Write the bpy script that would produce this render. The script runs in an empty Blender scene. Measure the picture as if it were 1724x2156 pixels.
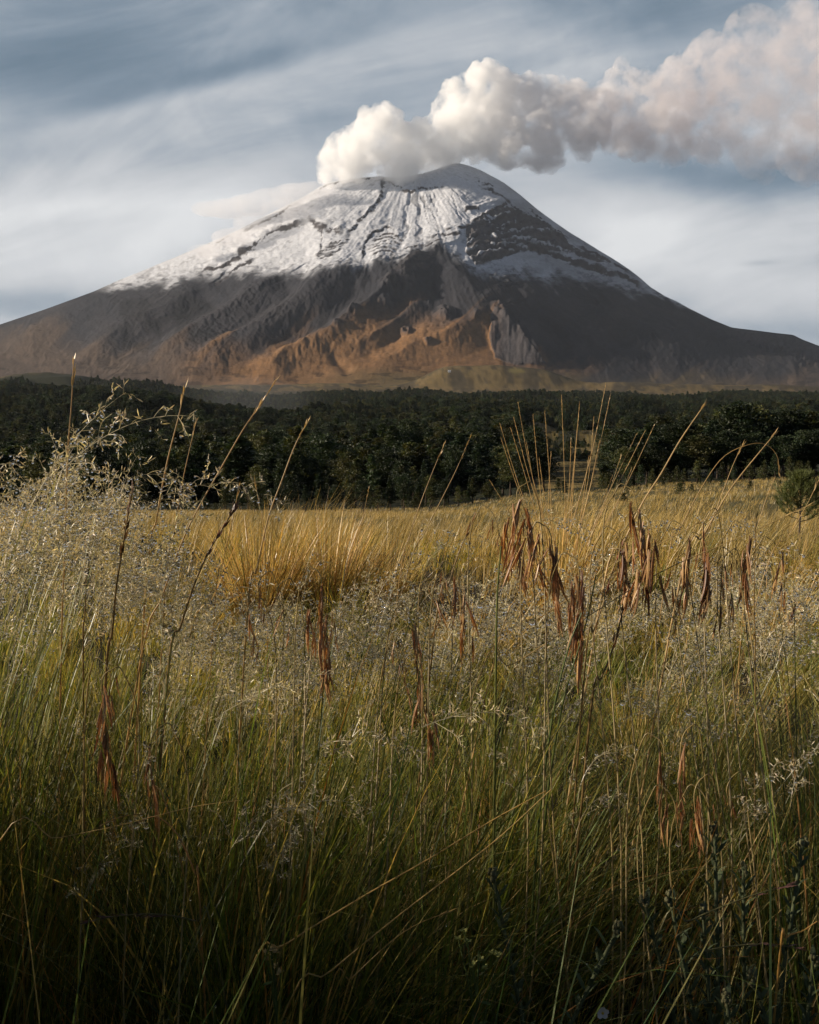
import bpy, math, random
import numpy as np
from mathutils import Vector, Matrix, Euler

R = math.radians
scene = bpy.context.scene
COL = scene.collection
rng = np.random.default_rng(11)
random.seed(5)

# ------------------------------------------------------------------ camera
F, CX, CY, HOR = 2087.0, 862.0, 1078.0, 900.0
CAMZ = 1.15
PITCH = math.atan((CY - HOR) / F)
cam_data = bpy.data.cameras.new('camera')
cam = bpy.data.objects.new('camera', cam_data)
COL.objects.link(cam)
cam.location = (0, 0, CAMZ)
cam.rotation_euler = (math.pi / 2 - PITCH, 0, 0)
cam_data.sensor_fit = 'VERTICAL'
cam_data.sensor_height = 24.0
cam_data.lens = 24.0 * F / 2156.0
cam_data.clip_start = 0.05
cam_data.clip_end = 80000
scene.camera = cam
CP, SP = math.cos(PITCH), math.sin(PITCH)


def at(px, py, y):
    """World point that stands y metres ahead along the line of sight through a spot of the view."""
    px = np.asarray(px, float); py = np.asarray(py, float); y = np.asarray(y, float)
    a = (px - CX) / F; b = (CY - py) / F
    dy = CP + b * SP; dz = -SP + b * CP
    return np.stack(np.broadcast_arrays(a / dy * y, y, CAMZ + dz / dy * y), -1)


# ------------------------------------------------------------------ noise
def _hash(ix, iy, s):
    n = (ix.astype(np.int64) * 374761393 + iy.astype(np.int64) * 668265263 + s * 1442695041) & 0xffffffff
    n = ((n ^ (n >> 13)) * 1274126177) & 0xffffffff
    n = ((n ^ (n >> 15)) * 2246822519) & 0xffffffff
    return ((n ^ (n >> 16)) & 0xffffff) / 16777215.0


def vnoise(x, y, s=0):
    x = np.asarray(x, float); y = np.asarray(y, float)
    ix = np.floor(x); iy = np.floor(y)
    fx = x - ix; fy = y - iy
    u = fx * fx * fx * (fx * (fx * 6 - 15) + 10); v = fy * fy * fy * (fy * (fy * 6 - 15) + 10)
    a = _hash(ix, iy, s); b = _hash(ix + 1, iy, s); c = _hash(ix, iy + 1, s); d = _hash(ix + 1, iy + 1, s)
    return (a + (b - a) * u) * (1 - v) + (c + (d - c) * u) * v


def fbm(x, y, o=4, s=0, g=.5):
    t = 0; amp = 1; n = 0
    for k in range(o):
        t = t + amp * (vnoise(x * 2 ** k + 17.3 * k, y * 2 ** k - 9.1 * k, s + k) * 2 - 1); n += amp; amp *= g
    return t / n


def ridged(x, y, o=4, s=0):
    t = 0; amp = 1; n = 0
    for k in range(o):
        t = t + amp * (1 - np.abs(vnoise(x * 2 ** k + 5.7 * k, y * 2 ** k + 3.3 * k, s + k) * 2 - 1)); n += amp; amp *= .55
    return t / n


def sstep(a, b, x):
    t = np.clip((x - a) / (b - a), 0, 1)
    return t * t * (3 - 2 * t)


def poly_dist(PX, PY, pts):
    """distance to a polyline, signed side (positive above), position along it 0..1"""
    best = np.full(PX.shape, 1e9); side = np.zeros(PX.shape); along = np.zeros(PX.shape)
    pts = np.asarray(pts, float)
    L = np.hypot(*(pts[1:] - pts[:-1]).T); tot = L.sum(); acc = 0
    for (ax, ay), (bx, by), l in zip(pts[:-1], pts[1:], L):
        dx, dy = bx - ax, by - ay
        t = np.clip(((PX - ax) * dx + (PY - ay) * dy) / (l * l), 0, 1)
        ex = PX - ax - t * dx; ey = PY - ay - t * dy
        d = np.hypot(ex, ey)
        m = d < best
        best = np.where(m, d, best)
        s = np.sign(dx * ey - dy * ex) * (1 if dx >= 0 else -1)
        side = np.where(m, -s, side); along = np.where(m, (acc + t * l) / tot, along)
        acc += l
    return best, side, along


def in_poly(PX, PY, pts):
    inside = np.zeros(PX.shape, bool)
    n = len(pts)
    for i in range(n):
        x1, y1 = pts[i]; x2, y2 = pts[(i + 1) % n]
        c = ((y1 > PY) != (y2 > PY)) & (PX < (x2 - x1) * (PY - y1) / (y2 - y1 + 1e-9) + x1)
        inside ^= c
    return inside


# ------------------------------------------------------------------ mesh building
def mesh(name, V, quads=None, tris=None, col=None, mat=None, smooth=True):
    me = bpy.data.meshes.new(name)
    V = np.asarray(V, np.float32).reshape(-1, 3)
    nq = 0 if quads is None else len(quads); nt = 0 if tris is None else len(tris)
    loops = []
    if nq: loops.append(np.asarray(quads, np.int32).ravel())
    if nt: loops.append(np.asarray(tris, np.int32).ravel())
    loops = np.concatenate(loops)
    starts = np.concatenate([np.arange(nq) * 4, nq * 4 + np.arange(nt) * 3]).astype(np.int32)
    me.vertices.add(len(V)); me.vertices.foreach_set('co', V.ravel())
    me.loops.add(len(loops)); me.loops.foreach_set('vertex_index', loops)
    me.polygons.add(nq + nt); me.polygons.foreach_set('loop_start', starts)
    me.update(calc_edges=True)
    me.polygons.foreach_set('use_smooth', np.full(nq + nt, smooth, bool))
    if col is not None:
        a = me.attributes.new('tint', 'FLOAT_COLOR', 'POINT')
        c = np.ones((len(V), 4), np.float32); c[:, :3] = col
        a.data.foreach_set('color', c.ravel())
    if mat is not None: me.materials.append(mat)
    me.validate(); me.update()
    return me


def obj(name, me, parent=None, loc=None):
    o = bpy.data.objects.new(name, me); COL.objects.link(o)
    if parent is not None: o.parent = parent
    if loc is not None: o.location = loc
    return o


def tag(o, label=None, cat=None, group=None, kind=None):
    if label: o['label'] = label
    if cat: o['category'] = cat
    if group: o['group'] = group
    if kind: o['kind'] = kind
    return o


class MB:
    """collects pieces into one mesh"""
    def __init__(s): s.V = []; s.Q = []; s.T = []; s.C = []; s.n = 0
    def add(s, V, Q=None, T=None, C=(1, 1, 1)):
        V = np.asarray(V, float).reshape(-1, 3)
        s.V.append(V)
        if Q is not None and len(Q): s.Q.append(np.asarray(Q, int) + s.n)
        if T is not None and len(T): s.T.append(np.asarray(T, int) + s.n)
        C = np.asarray(C, float)
        s.C.append(np.broadcast_to(C, (len(V), 3)))
        s.n += len(V)
    def mesh(s, name, mat, smooth=True):
        return mesh(name, np.concatenate(s.V), np.concatenate(s.Q) if s.Q else None, np.concatenate(s.T) if s.T else None, np.concatenate(s.C), mat, smooth)


def grid_quads(nu, nv):
    i = np.arange(nu * nv).reshape(nv, nu)
    return np.stack([i[:-1, :-1], i[:-1, 1:], i[1:, 1:], i[1:, :-1]], -1).reshape(-1, 4)


def tube(path, rad, sides=5):
    """round tapered rod along a path"""
    path = np.asarray(path, float); n = len(path)
    rad = np.broadcast_to(np.asarray(rad, float), (n,))
    t = np.gradient(path, axis=0); t /= np.linalg.norm(t, axis=1, keepdims=True) + 1e-12
    ref = np.array([.31, .95, .02]) if abs(t[:, 2]).mean() > .5 else np.array([0, 0, 1.])
    u = np.cross(t, ref); u /= np.linalg.norm(u, axis=1, keepdims=True) + 1e-12
    v = np.cross(t, u)
    a = np.arange(sides) * 2 * math.pi / sides
    V = path[:, None] + rad[:, None, None] * (np.cos(a)[None, :, None] * u[:, None] + np.sin(a)[None, :, None] * v[:, None])
    i = np.arange(n * sides).reshape(n, sides); j = np.roll(i, -1, 1)
    Q = np.stack([i[:-1], j[:-1], j[1:], i[1:]], -1).reshape(-1, 4)
    return V.reshape(-1, 3), Q


def curve_pts(pts, n):
    """smooth (Catmull-Rom) path through points"""
    p = np.asarray(pts, float)
    p = np.vstack([2 * p[0] - p[1], p, 2 * p[-1] - p[-2]])
    m = len(p) - 3
    t = np.linspace(0, m - 1e-9, n); k = t.astype(int); f = (t - k)[:, None]
    a, b, c, d = p[k], p[k + 1], p[k + 2], p[k + 3]
    return .5 * (2 * b + (c - a) * f + (2 * a - 5 * b + 4 * c - d) * f ** 2 + (3 * b - a - 3 * c + d) * f ** 3)


# ------------------------------------------------------------------ materials
def new_mat(name):
    m = bpy.data.materials.new(name); m.use_nodes = True
    nt = m.node_tree; nt.nodes.clear()
    out = nt.nodes.new('ShaderNodeOutputMaterial')
    return m, nt, out


def N(nt, kind, **kw):
    n = nt.nodes.new(kind)
    for k, v in kw.items():
        if k in n.inputs: n.inputs[k].default_value = v
        else: setattr(n, k, v)
    return n


def plant_mat(name, rough=.5, spec=.3, trans=.3, var=.25, scale=30.0, ttint=(1.15, 1.1, .6), each=0.0):
    """leaf-like surface: albedo from the plant's own tint, mottled, partly letting light through"""
    m, nt, out = new_mat(name); L = nt.links.new
    at_ = N(nt, 'ShaderNodeAttribute', attribute_name='tint')
    no = N(nt, 'ShaderNodeTexNoise', Scale=scale, Detail=3.0)
    tc = N(nt, 'ShaderNodeTexCoord'); L(tc.outputs['Object'], no.inputs['Vector'])
    mr = N(nt, 'ShaderNodeMapRange'); L(no.outputs['Fac'], mr.inputs['Value'])
    mr.inputs['From Min'].default_value = .3; mr.inputs['From Max'].default_value = .7
    mr.inputs['To Min'].default_value = 1 - var; mr.inputs['To Max'].default_value = 1 + var
    mul = N(nt, 'ShaderNodeVectorMath', operation='SCALE'); L(at_.outputs['Color'], mul.inputs[0]); L(mr.outputs[0], mul.inputs['Scale'])
    if each:                                             # every tree its own tone
        oi = N(nt, 'ShaderNodeObjectInfo'); m2 = N(nt, 'ShaderNodeMapRange'); L(oi.outputs['Random'], m2.inputs['Value'])
        m2.inputs['To Min'].default_value = 1 - each; m2.inputs['To Max'].default_value = 1 + each
        mul0 = mul; mul = N(nt, 'ShaderNodeVectorMath', operation='SCALE'); L(mul0.outputs[0], mul.inputs[0]); L(m2.outputs[0], mul.inputs['Scale'])
    b = N(nt, 'ShaderNodeBsdfPrincipled', Roughness=rough); b.inputs['Specular IOR Level'].default_value = spec
    L(mul.outputs[0], b.inputs['Base Color'])
    if trans > 0:
        tm = N(nt, 'ShaderNodeVectorMath', operation='MULTIPLY'); L(mul.outputs[0], tm.inputs[0]); tm.inputs[1].default_value = ttint
        tr = N(nt, 'ShaderNodeBsdfTranslucent'); L(tm.outputs[0], tr.inputs['Color'])
        mx = N(nt, 'ShaderNodeMixShader', Fac=trans); L(b.outputs[0], mx.inputs[1]); L(tr.outputs[0], mx.inputs[2])
        L(mx.outputs[0], out.inputs['Surface'])
    else:
        L(b.outputs[0], out.inputs['Surface'])
    return m


def earth_mat(name, scale, var=.3, bump=.5, bdist=.1, rough=.95, detail=8.0, scale2=None):
    """ground, rock and snow: albedo from the tint, broken up by noise, with bump"""
    m, nt, out = new_mat(name); L = nt.links.new
    at_ = N(nt, 'ShaderNodeAttribute', attribute_name='tint')
    tc = N(nt, 'ShaderNodeTexCoord')
    no = N(nt, 'ShaderNodeTexNoise', Scale=scale, Detail=detail, Roughness=.65); L(tc.outputs['Object'], no.inputs['Vector'])
    mr = N(nt, 'ShaderNodeMapRange'); L(no.outputs['Fac'], mr.inputs['Value'])
    mr.inputs['From Min'].default_value = .3; mr.inputs['From Max'].default_value = .7
    mr.inputs['To Min'].default_value = 1 - var; mr.inputs['To Max'].default_value = 1 + var
    mul = N(nt, 'ShaderNodeVectorMath', operation='SCALE'); L(at_.outputs['Color'], mul.inputs[0]); L(mr.outputs[0], mul.inputs['Scale'])
    b = N(nt, 'ShaderNodeBsdfPrincipled', Roughness=rough); b.inputs['Specular IOR Level'].default_value = .1
    L(mul.outputs[0], b.inputs['Base Color'])
    bp = N(nt, 'ShaderNodeBump', Strength=bump, Distance=bdist); L(no.outputs['Fac'], bp.inputs['Height']); L(bp.outputs[0], b.inputs['Normal'])
    L(b.outputs[0], out.inputs['Surface'])
    return m


# ------------------------------------------------------------------ light
SUN_AZ = R(-92)      # from +Y (ahead) towards +X; minus = to the left of the view
SUN_EL = R(18.5)
sun_dir = Vector((math.sin(SUN_AZ) * math.cos(SUN_EL), math.cos(SUN_AZ) * math.cos(SUN_EL), math.sin(SUN_EL)))
sd = bpy.data.lights.new('sun', 'SUN'); sd.energy = 5.0; sd.angle = R(.5); sd.color = (1, .86, .69)
so = bpy.data.objects.new('sun', sd); COL.objects.link(so)
so.rotation_euler = sun_dir.to_track_quat('Z', 'Y').to_euler()

world = bpy.data.worlds.new('World'); scene.world = world; world.use_nodes = True
nt = world.node_tree; nt.nodes.clear(); L = nt.links.new
wout = nt.nodes.new('ShaderNodeOutputWorld')
sky = N(nt, 'ShaderNodeTexSky', sky_type='NISHITA'); sky.sun_disc = False
sky.sun_elevation = SUN_EL; sky.sun_rotation = SUN_AZ; sky.altitude = 3500
bg = N(nt, 'ShaderNodeBackground', Strength=.05); 
hs = N(nt, 'ShaderNodeHueSaturation', Saturation=.8); L(sky.outputs[0], hs.inputs['Color']); L(hs.outputs[0], bg.inputs['Color'])
tc = N(nt, 'ShaderNodeTexCoord')
sx = N(nt, 'ShaderNodeSeparateXYZ'); L(tc.outputs['Generated'], sx.inputs[0])


def M(op, a, b=None, c=None, clamp=False):
    n = N(nt, 'ShaderNodeMath', operation=op); n.use_clamp = clamp
    for i, v in enumerate((a, b, c)):
        if v is None: continue
        if isinstance(v, (int, float)): n.inputs[i].default_value = v
        else: L(v, n.inputs[i])
    return n.outputs[0]


# cloud sheet: tangent-plane coordinates of the direction, u across and v up, in units of the 2087-pixel focal length
ay = M('MAXIMUM', M('ABSOLUTE', sx.outputs[1]), .12)
u = M('DIVIDE', sx.outputs[0], ay); v = M('DIVIDE', sx.outputs[2], ay)
uu = M('ADD', M('MULTIPLY', u, .95), M('MULTIPLY', v, .30)); vv = M('SUBTRACT', M('MULTIPLY', v, .95), M('MULTIPLY', u, .24))
cb = N(nt, 'ShaderNodeCombineXYZ'); L(M('MULTIPLY', uu, 3.6), cb.inputs[0]); L(M('MULTIPLY', vv, 13.0), cb.inputs[1]); cb.inputs[2].default_value = 3.7
n1 = N(nt, 'ShaderNodeTexNoise', Scale=1.0, Detail=8.0, Roughness=.55, Distortion=.5); L(cb.outputs[0], n1.inputs['Vector'])
cb2 = N(nt, 'ShaderNodeCombineXYZ'); L(M('MULTIPLY', u, 5.0), cb2.inputs[0]); L(M('MULTIPLY', v, 8.0), cb2.inputs[1]); cb2.inputs[2].default_value = 9.1
n2 = N(nt, 'ShaderNodeTexNoise', Scale=1.0, Detail=9.0, Roughness=.56, Distortion=.8); L(cb2.outputs[0], n2.inputs['Vector'])
field = M('ADD', M('ADD', M('MULTIPLY', n1.outputs[0], .62), .12), M('MULTIPLY', n2.outputs[0], .36))      # about .6 on average


def bank(px, py, sxp, syp, tilt, amp):
    """a thicker (amp > 0) or thinner stretch of the cloud sheet"""
    uc, vc = (px - CX) / F, (HOR - py) / F
    du = M('SUBTRACT', u, uc); dv = M('SUBTRACT', v, vc)
    ct, st = math.cos(R(tilt)), math.sin(R(tilt))
    a = M('ADD', M('MULTIPLY', du, ct * F / sxp), M('MULTIPLY', dv, st * F / sxp))
    b = M('SUBTRACT', M('MULTIPLY', dv, ct * F / syp), M('MULTIPLY', du, st * F / syp))
    r2 = M('ADD', M('MULTIPLY', a, a), M('MULTIPLY', b, b))
    return M('MULTIPLY', M('EXPONENT', M('MULTIPLY', r2, -1.0)), amp)


for args in [(150, 170, 330, 90, 0, -.16), (300, 225, 330, 45, 14, -.14), (560, 165, 160, 30, 12, -.13), (420, 225, 420, 24, 14, .13), (120, 290, 220, 60, 0, .05),
             (330, 330, 330, 38, 4, -.06), (60, 500, 520, 110, 0, .20), (500, 440, 260, 60, 0, .07), (40, 640, 160, 30, 0, -.14), (1560, 385, 260, 40, -2, -.24), (1330, 360, 160, 40, 0, -.06),
             (1430, 500, 380, 75, 0, .17), (1560, 600, 300, 70, 0, .14), (1590, 700, 260, 26, -3, -.10), (1588, 561, 34, 6, 4, -.13), (1250, 60, 420, 60, 0, -.10), (860, 60, 420, 80, 0, -.04), (0, 0, 420, 120, 0, -.11), (330, 445, 420, 26, 2, .08), (1500, 0, 420, 80, 0, -.09), (420, 480, 200, 60, 20, .12), (1330, 500, 160, 70, -30, .10), (1640, 440, 120, 90, 0, -.06)]:
    field = M('ADD', field, bank(*args))
vg = N(nt, 'ShaderNodeMapRange'); L(v, vg.inputs['Value'])
vg.inputs['From Min'].default_value = .02; vg.inputs['From Max'].default_value = .45; vg.inputs['To Min'].default_value = .09; vg.inputs['To Max'].default_value = .02
field = M('ADD', field, vg.outputs[0])
cr = N(nt, 'ShaderNodeValToRGB'); L(field, cr.inputs[0])
e = cr.color_ramp.elements
e[0].position = .34; e[0].color = (.098, .158, .212, 1)
e[1].position = .95; e[1].color = (.62, .632, .645, 1)
for p, c in [(.47, (.165, .222, .282, 1)), (.60, (.275, .32, .372, 1)), (.73, (.43, .452, .482, 1))]:
    k = e.new(p); k.color = c
bgc = N(nt, 'ShaderNodeBackground', Strength=.78); L(cr.outputs[0], bgc.inputs['Color'])
mixw = N(nt, 'ShaderNodeMixShader'); 
cov = N(nt, 'ShaderNodeMapRange'); L(field, cov.inputs['Value'])
cov.inputs['From Min'].default_value = .30; cov.inputs['From Max'].default_value = .55; cov.inputs['To Min'].default_value = .72; cov.inputs['To Max'].default_value = .98
fr = N(nt, 'ShaderNodeMapRange', interpolation_type='SMOOTHSTEP'); L(sx.outputs[1], fr.inputs['Value']); fr.inputs['From Min'].default_value = .0; fr.inputs['From Max'].default_value = .5
hi = N(nt, 'ShaderNodeMapRange', interpolation_type='SMOOTHSTEP'); L(sx.outputs[2], hi.inputs['Value']); hi.inputs['From Min'].default_value = .42; hi.inputs['From Max'].default_value = .66; hi.inputs['To Min'].default_value = 1; hi.inputs['To Max'].default_value = .0
# the cloud sheet hangs over the volcano; overhead and behind the sky is clear
L(M('MULTIPLY', cov.outputs[0], M('MULTIPLY', fr.outputs[0], hi.outputs[0])), mixw.inputs[0]); L(bg.outputs[0], mixw.inputs[1]); L(bgc.outputs[0], mixw.inputs[2])
L(mixw.outputs[0], wout.inputs['Surface'])

vs = scene.view_settings
scene.display_settings.display_device = 'sRGB'
vs.view_transform = 'Standard'; vs.look = 'None'; vs.gamma = 1; vs.exposure = 0.66
cyc = scene.cycles
cyc.max_bounces = 16; cyc.diffuse_bounces = 3; cyc.glossy_bounces = 2; cyc.transmission_bounces = 5; cyc.volume_bounces = 11; cyc.transparent_max_bounces = 6
cyc.use_adaptive_sampling = True; cyc.adaptive_threshold = .02; cyc.adaptive_min_samples = 24
cyc.sample_clamp_indirect = 3.0; cyc.caustics_reflective = False; cyc.caustics_refractive = False
# ------------------------------------------------------------------ terrain: tangent of the sight line to the ground by bearing and distance
T_PX = np.array([-500, 0, 300, 600, 862, 1200, 1450, 1724, 2200.])
T_Y = np.array([10, 20, 40, 100, 200, 240, 300, 450, 700, 1000, 1400, 2000, 2800, 3800, 5000, 6500.])
_left = [-.128, -.119, -.106, -.092, -.0865, -.084, -.077, -.060, -.038, -.012, .020, .026, .035, .042, .045, .05]
_c300 = [-.128, -.119, -.106, -.092, -.0865, -.084, -.077, -.060, -.038, -.010, .018, .022, .031, .037, .041, .05]
_c600 = [-.128, -.119, -.106, -.092, -.0865, -.084, -.076, -.058, -.038, -.018, .000, .006, .018, .030, .036, .045]
_cmid = [-.128, -.119, -.105, -.091, -.085, -.082, -.073, -.053, -.034, -.015, .003, .018, .027, .032, .036, .045]
_c1200 = [-.127, -.120, -.102, -.081, -.068, -.064, -.056, -.040, -.024, -.010, .004, .016, .025, .031, .036, .045]
_c1450 = [-.126, -.120, -.098, -.071, -.0575, -.055, -.050, -.038, -.024, -.011, .003, .015, .024, .030, .035, .045]
_right = [-.126, -.120, -.094, -.065, -.0525, -.051, -.047, -.036, -.024, -.011, .003, .014, .023, .029, .034, .045]
T_E = np.array([_left, _left, _c300, _c600, _cmid, _c1200, _c1450, _right, _right])


def ground_z(x, y):
    x = np.asarray(x, float); y = np.asarray(y, float)
    r = np.hypot(x, y)
    az = np.clip(np.arctan2(x, y), R(-52), R(52))
    yy = np.maximum(r * np.cos(az), .01)
    px = np.clip(CX + F * np.tan(az), T_PX[0], T_PX[-1])
    ly = np.log(np.clip(yy, 10, 6500)); LY = np.log(T_Y)
    j = np.clip(np.searchsorted(LY, ly, side='right') - 1, 0, len(LY) - 2)
    f = (ly - LY[j]) / (LY[j + 1] - LY[j]); f = f * f * (3 - 2 * f) * .35 + f * .65
    i = np.clip(np.searchsorted(T_PX, px, side='right') - 1, 0, len(T_PX) - 2)
    g = (px - T_PX[i]) / (T_PX[i + 1] - T_PX[i]); g = g * g * (3 - 2 * g)
    e = (T_E[i, j] * (1 - f) + T_E[i, j + 1] * f) * (1 - g) + (T_E[i + 1, j] * (1 - f) + T_E[i + 1, j + 1] * f) * g
    zfar = CAMZ + yy * e
    z10 = CAMZ + 10 * e
    t = sstep(1.5, 10, yy)
    z = np.where(yy < 10, z10 * t, zfar)
    amp = np.clip(yy / 60, .0, 1) * .35 + 0
    z = z + np.clip((yy - 260) / 900, 0, 1) * (26 * fbm(x / 260, y / 260, 3, 6) + 7 * fbm(x / 60, y / 60, 2, 7)) * sstep(5200, 3500, yy)
    for pc, yc, sp, sy, A in [(1035, 4800, 105, 300, 122), (1150, 4700, 70, 260, 62), (930, 4760, 60, 240, 66), (720, 4700, 150, 300, 42), (520, 4600, 130, 300, 30), (1390, 4700, 150, 300, 36), (1640, 4750, 160, 300, 40), (120, 3300, 190, 260, 55), (1290, 4600, 80, 240, 30)]:
        z = z + A * np.exp(-((px - pc) / sp) ** 2 - ((yy - yc) / sy) ** 2)
    z = z + amp * fbm(x / 40, y / 40, 3, 3) * np.clip(yy / 15, 0, 1) + .03 * fbm(x / .7, y / .7, 2, 8)
    return z


def clear_mask(px, y):
    """open grassland in the forest, 1 inside"""
    n = fbm(px / 55, np.log(y) * 7, 3, 77)
    far_ = sstep(520, 640, y + 60 * n)
    strip = sstep(1128 - 45 * far_, 1150 - 40 * far_, px + 30 * n) * sstep(1285 + 55 * far_, 1255 + 50 * far_, px + 30 * n) * sstep(250, 262, y)
    open_ = strip * sstep(1230, 1120, y + 200 * n) * (1 - .7 * sstep(.2, .34, n) * sstep(330, 420, y))
    left = sstep(1000, 1020, px + 20 * n) * sstep(1140, 1110, px) * sstep(395, 410, y) * sstep(470, 440, y)
    return np.clip(np.maximum(open_, left), 0, 1)


# one sheet from the camera to beyond the horizon
nA, nR = 790, 321
inner = np.linspace(-38, 38, 700); outer = np.linspace(38, 322, nA - 700 + 1)[1:]
az = np.radians(np.concatenate([inner, outer]))
rad = np.concatenate([[.02], np.geomspace(.3, 2990, 200), np.linspace(3000, 6500, 100), np.geomspace(6600, 26000, 20)])
AZ, RR = np.meshgrid(az, rad)
GX, GY = RR * np.sin(AZ), RR * np.cos(AZ)
GZ = ground_z(GX, GY)
pxg = CX + F * np.tan(np.clip(AZ, -.9, .9)); yg = RR * np.cos(np.clip(AZ, -.9, .9))
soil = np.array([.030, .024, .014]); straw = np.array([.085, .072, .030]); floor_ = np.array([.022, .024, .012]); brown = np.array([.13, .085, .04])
tus = fbm(GX / 3, GY / 3, 3, 21)
m1 = sstep(8, 20, yg)[..., None]
c = soil * (1 - m1) + straw * (1 + .25 * tus[..., None]) * m1
c = c * (1 - sstep(238, 262, yg)[..., None]) + (np.array([.150, .112, .040]) * (1 + .5 * fbm(pxg / 9, yg / 30, 3, 66)[..., None]) * np.where(fbm(pxg / 14, yg / 45, 3, 67) > .22, .45, 1)[..., None]) * sstep(238, 262, yg)[..., None]
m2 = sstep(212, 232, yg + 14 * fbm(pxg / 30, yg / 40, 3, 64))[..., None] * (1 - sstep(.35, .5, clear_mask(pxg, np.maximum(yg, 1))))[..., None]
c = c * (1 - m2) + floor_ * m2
m3 = sstep(4000, 4250, yg + 300 * fbm(GX / 400, GY / 400, 3, 5) + 900 * sstep(420, 60, pxg))[..., None]
hm_ = sstep(-.12, .18, fbm(pxg / 26, yg / 170, 4, 15) + .3 * fbm(pxg / 8, yg / 60, 3, 16))[..., None]
hillc = (np.array([.125, .090, .040]) * (1 - hm_) + np.array([.060, .047, .027]) * hm_) * (1 + .5 * fbm(pxg / 7, yg / 50, 4, 9)[..., None])
patch = (sstep(.7, .9, np.exp(-((pxg - 1085) / 34) ** 2 - ((yg - 4640) / 90) ** 2) + .15 * fbm(GX / 60, GY / 60, 2, 10)))[..., None]
hillc = hillc * (1 - patch) + np.array([.13, .105, .038]) * patch
c = c * (1 - m3) + hillc * m3
Vg = np.stack([GX, GY, GZ], -1).reshape(-1, 3)
q = grid_quads(nA, nR)
i = np.arange(nA * nR).reshape(nR, nA)
wrap = np.stack([i[:-1, -1], i[:-1, 0], i[1:, 0], i[1:, -1]], -1)
ground_me = mesh('ground', Vg, np.vstack([q, wrap])[:, ::-1], None, c.reshape(-1, 3), earth_mat('ground_earth', .9, .35, .5, .15), True)
tag(obj('ground', ground_me), kind='structure')

# ------------------------------------------------------------------ volcano
nx, ny, nb = 1500, 520, 60
PXc = np.linspace(-600, 2330, nx)
crest = np.array([(-600, 800), (-300, 752), (-120, 712), (0, 683), (100, 650), (200, 613), (250, 590), (300, 570), (350, 549), (400, 529), (450, 507), (500, 485), (550, 459), (600, 434), (640, 414), (672, 394), (690, 386), (715, 379),
                  (760, 374), (800, 371), (815, 374), (850, 372), (890, 365), (920, 356), (945, 346), (965, 343), (985, 348), (1010, 357), (1040, 373), (1060, 384), (1095, 410), (1130, 440), (1165, 466), (1200, 490), (1230, 508), (1260, 527),
                  (1300, 551), (1325, 568), (1345, 583), (1370, 605), (1400, 624), (1425, 635), (1450, 650), (1495, 672), (1540, 690), (1565, 693), (1600, 697), (1640, 702), (1670, 705), (1690, 715), (1724, 728), (1800, 756), (1950, 795), (2330, 850)], float)
cs = np.interp(PXc, crest[:, 0], crest[:, 1])
cs = np.convolve(np.pad(cs, 4, 'edge'), np.ones(5) / 5, 'same')[4:-4]
g = np.linspace(0, 1, ny)[:, None]
PY = 838 + (np.minimum(cs, 836)[None] - 838) * g
PX = np.broadcast_to(PXc[None], PY.shape).copy()
Yv = 4950 + 3050 * g ** .86 + 0 * PX
H = np.zeros(PX.shape); rock = np.zeros(PX.shape)
rr_ = np.hypot(PX - 875, PY - 330); aa_ = np.arctan2(PX - 875, PY - 330)
w1 = fbm(PX / 22, PY / 22, 4, 31); w2 = fbm(PX / 22, PY / 22, 4, 47)
PXw = PX + 5 * w1; PYw = PY + 5 * w2
fine = fbm(PX / 7, PY / 7, 4, 13); grit = fbm(PX / 3.2, PY / 3.2, 3, 19); broad = fbm(PX / 90, PY / 90, 4, 23); broad2 = fbm(PX / 90, PY / 90, 3, 29)


def ridge(pts, A, w, side=0.0, sharp=1.0):
    """spur (A > 0) or gully (A < 0)"""
    global H
    d, s, al = poly_dist(PX + 3.2 * w1 + 9 * broad, PY + 3.2 * w2 + 7 * broad2, pts)
    d = np.sqrt(d * d + 6) - 2.4
    ww = w * (1 + side * s)
    fade = sstep(0, .15, al) * .6 + .4
    t_ = np.clip(1 - d / (ww * 1.25), 0, 1); tail = sstep(1.0, .7, al) * .75 + .25
    H = H + A * fade * tail * (t_ ** 1.25) * (1 + .05 * fine)


def ledge(pts, A, w, up=34, thick=None, brk=.0, rk=1.0):
    """band of rock: a step that faces down the slope"""
    global H, rock
    d, s, al = poly_dist(PX + 6.5 * w1 + 1.5 * fine, PY + 5.5 * w2 + 1.2 * fine, pts)
    sd_ = d * s
    seed_ = int(abs(pts[0][0] * 7 + pts[0][1] * 3)) % 97
    var_ = .75 + 1.1 * fbm(PX / 24, PY / 10, 3, 300 + seed_)
    w = w * np.clip(var_, .25, 1.6)
    ends = np.minimum(1, np.minimum(al, 1 - al) * 7 + .25)
    H = H + A * np.clip(var_, .3, 1.3) * ends * sstep(-w, w, sd_) * np.exp(-np.maximum(sd_, 0) / up) * (d < up * 4)
    m = sstep(w * 1.25, w * .45, np.abs(sd_ + w * .25) + 2.4 * grit + 1.5 * fine) * ends
    m = m * (1 - brk * sstep(0, .35, fbm(PX / 9, PY / 3.5, 3, 61)))
    rock = np.maximum(rock, m * rk)


SN = np.interp(PX, [-600, 150, 230, 300, 400, 480, 560, 640, 720, 800, 830, 860, 895, 927, 945, 975, 1010, 1060, 1150, 1250, 1330, 1400, 1460, 1480, 2400],
               [560, 600, 606, 604, 600, 594, 584, 588, 586, 582, 574, 562, 548, 536, 540, 566, 588, 600, 604, 602, 612, 628, 652, 640, 560])
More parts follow.
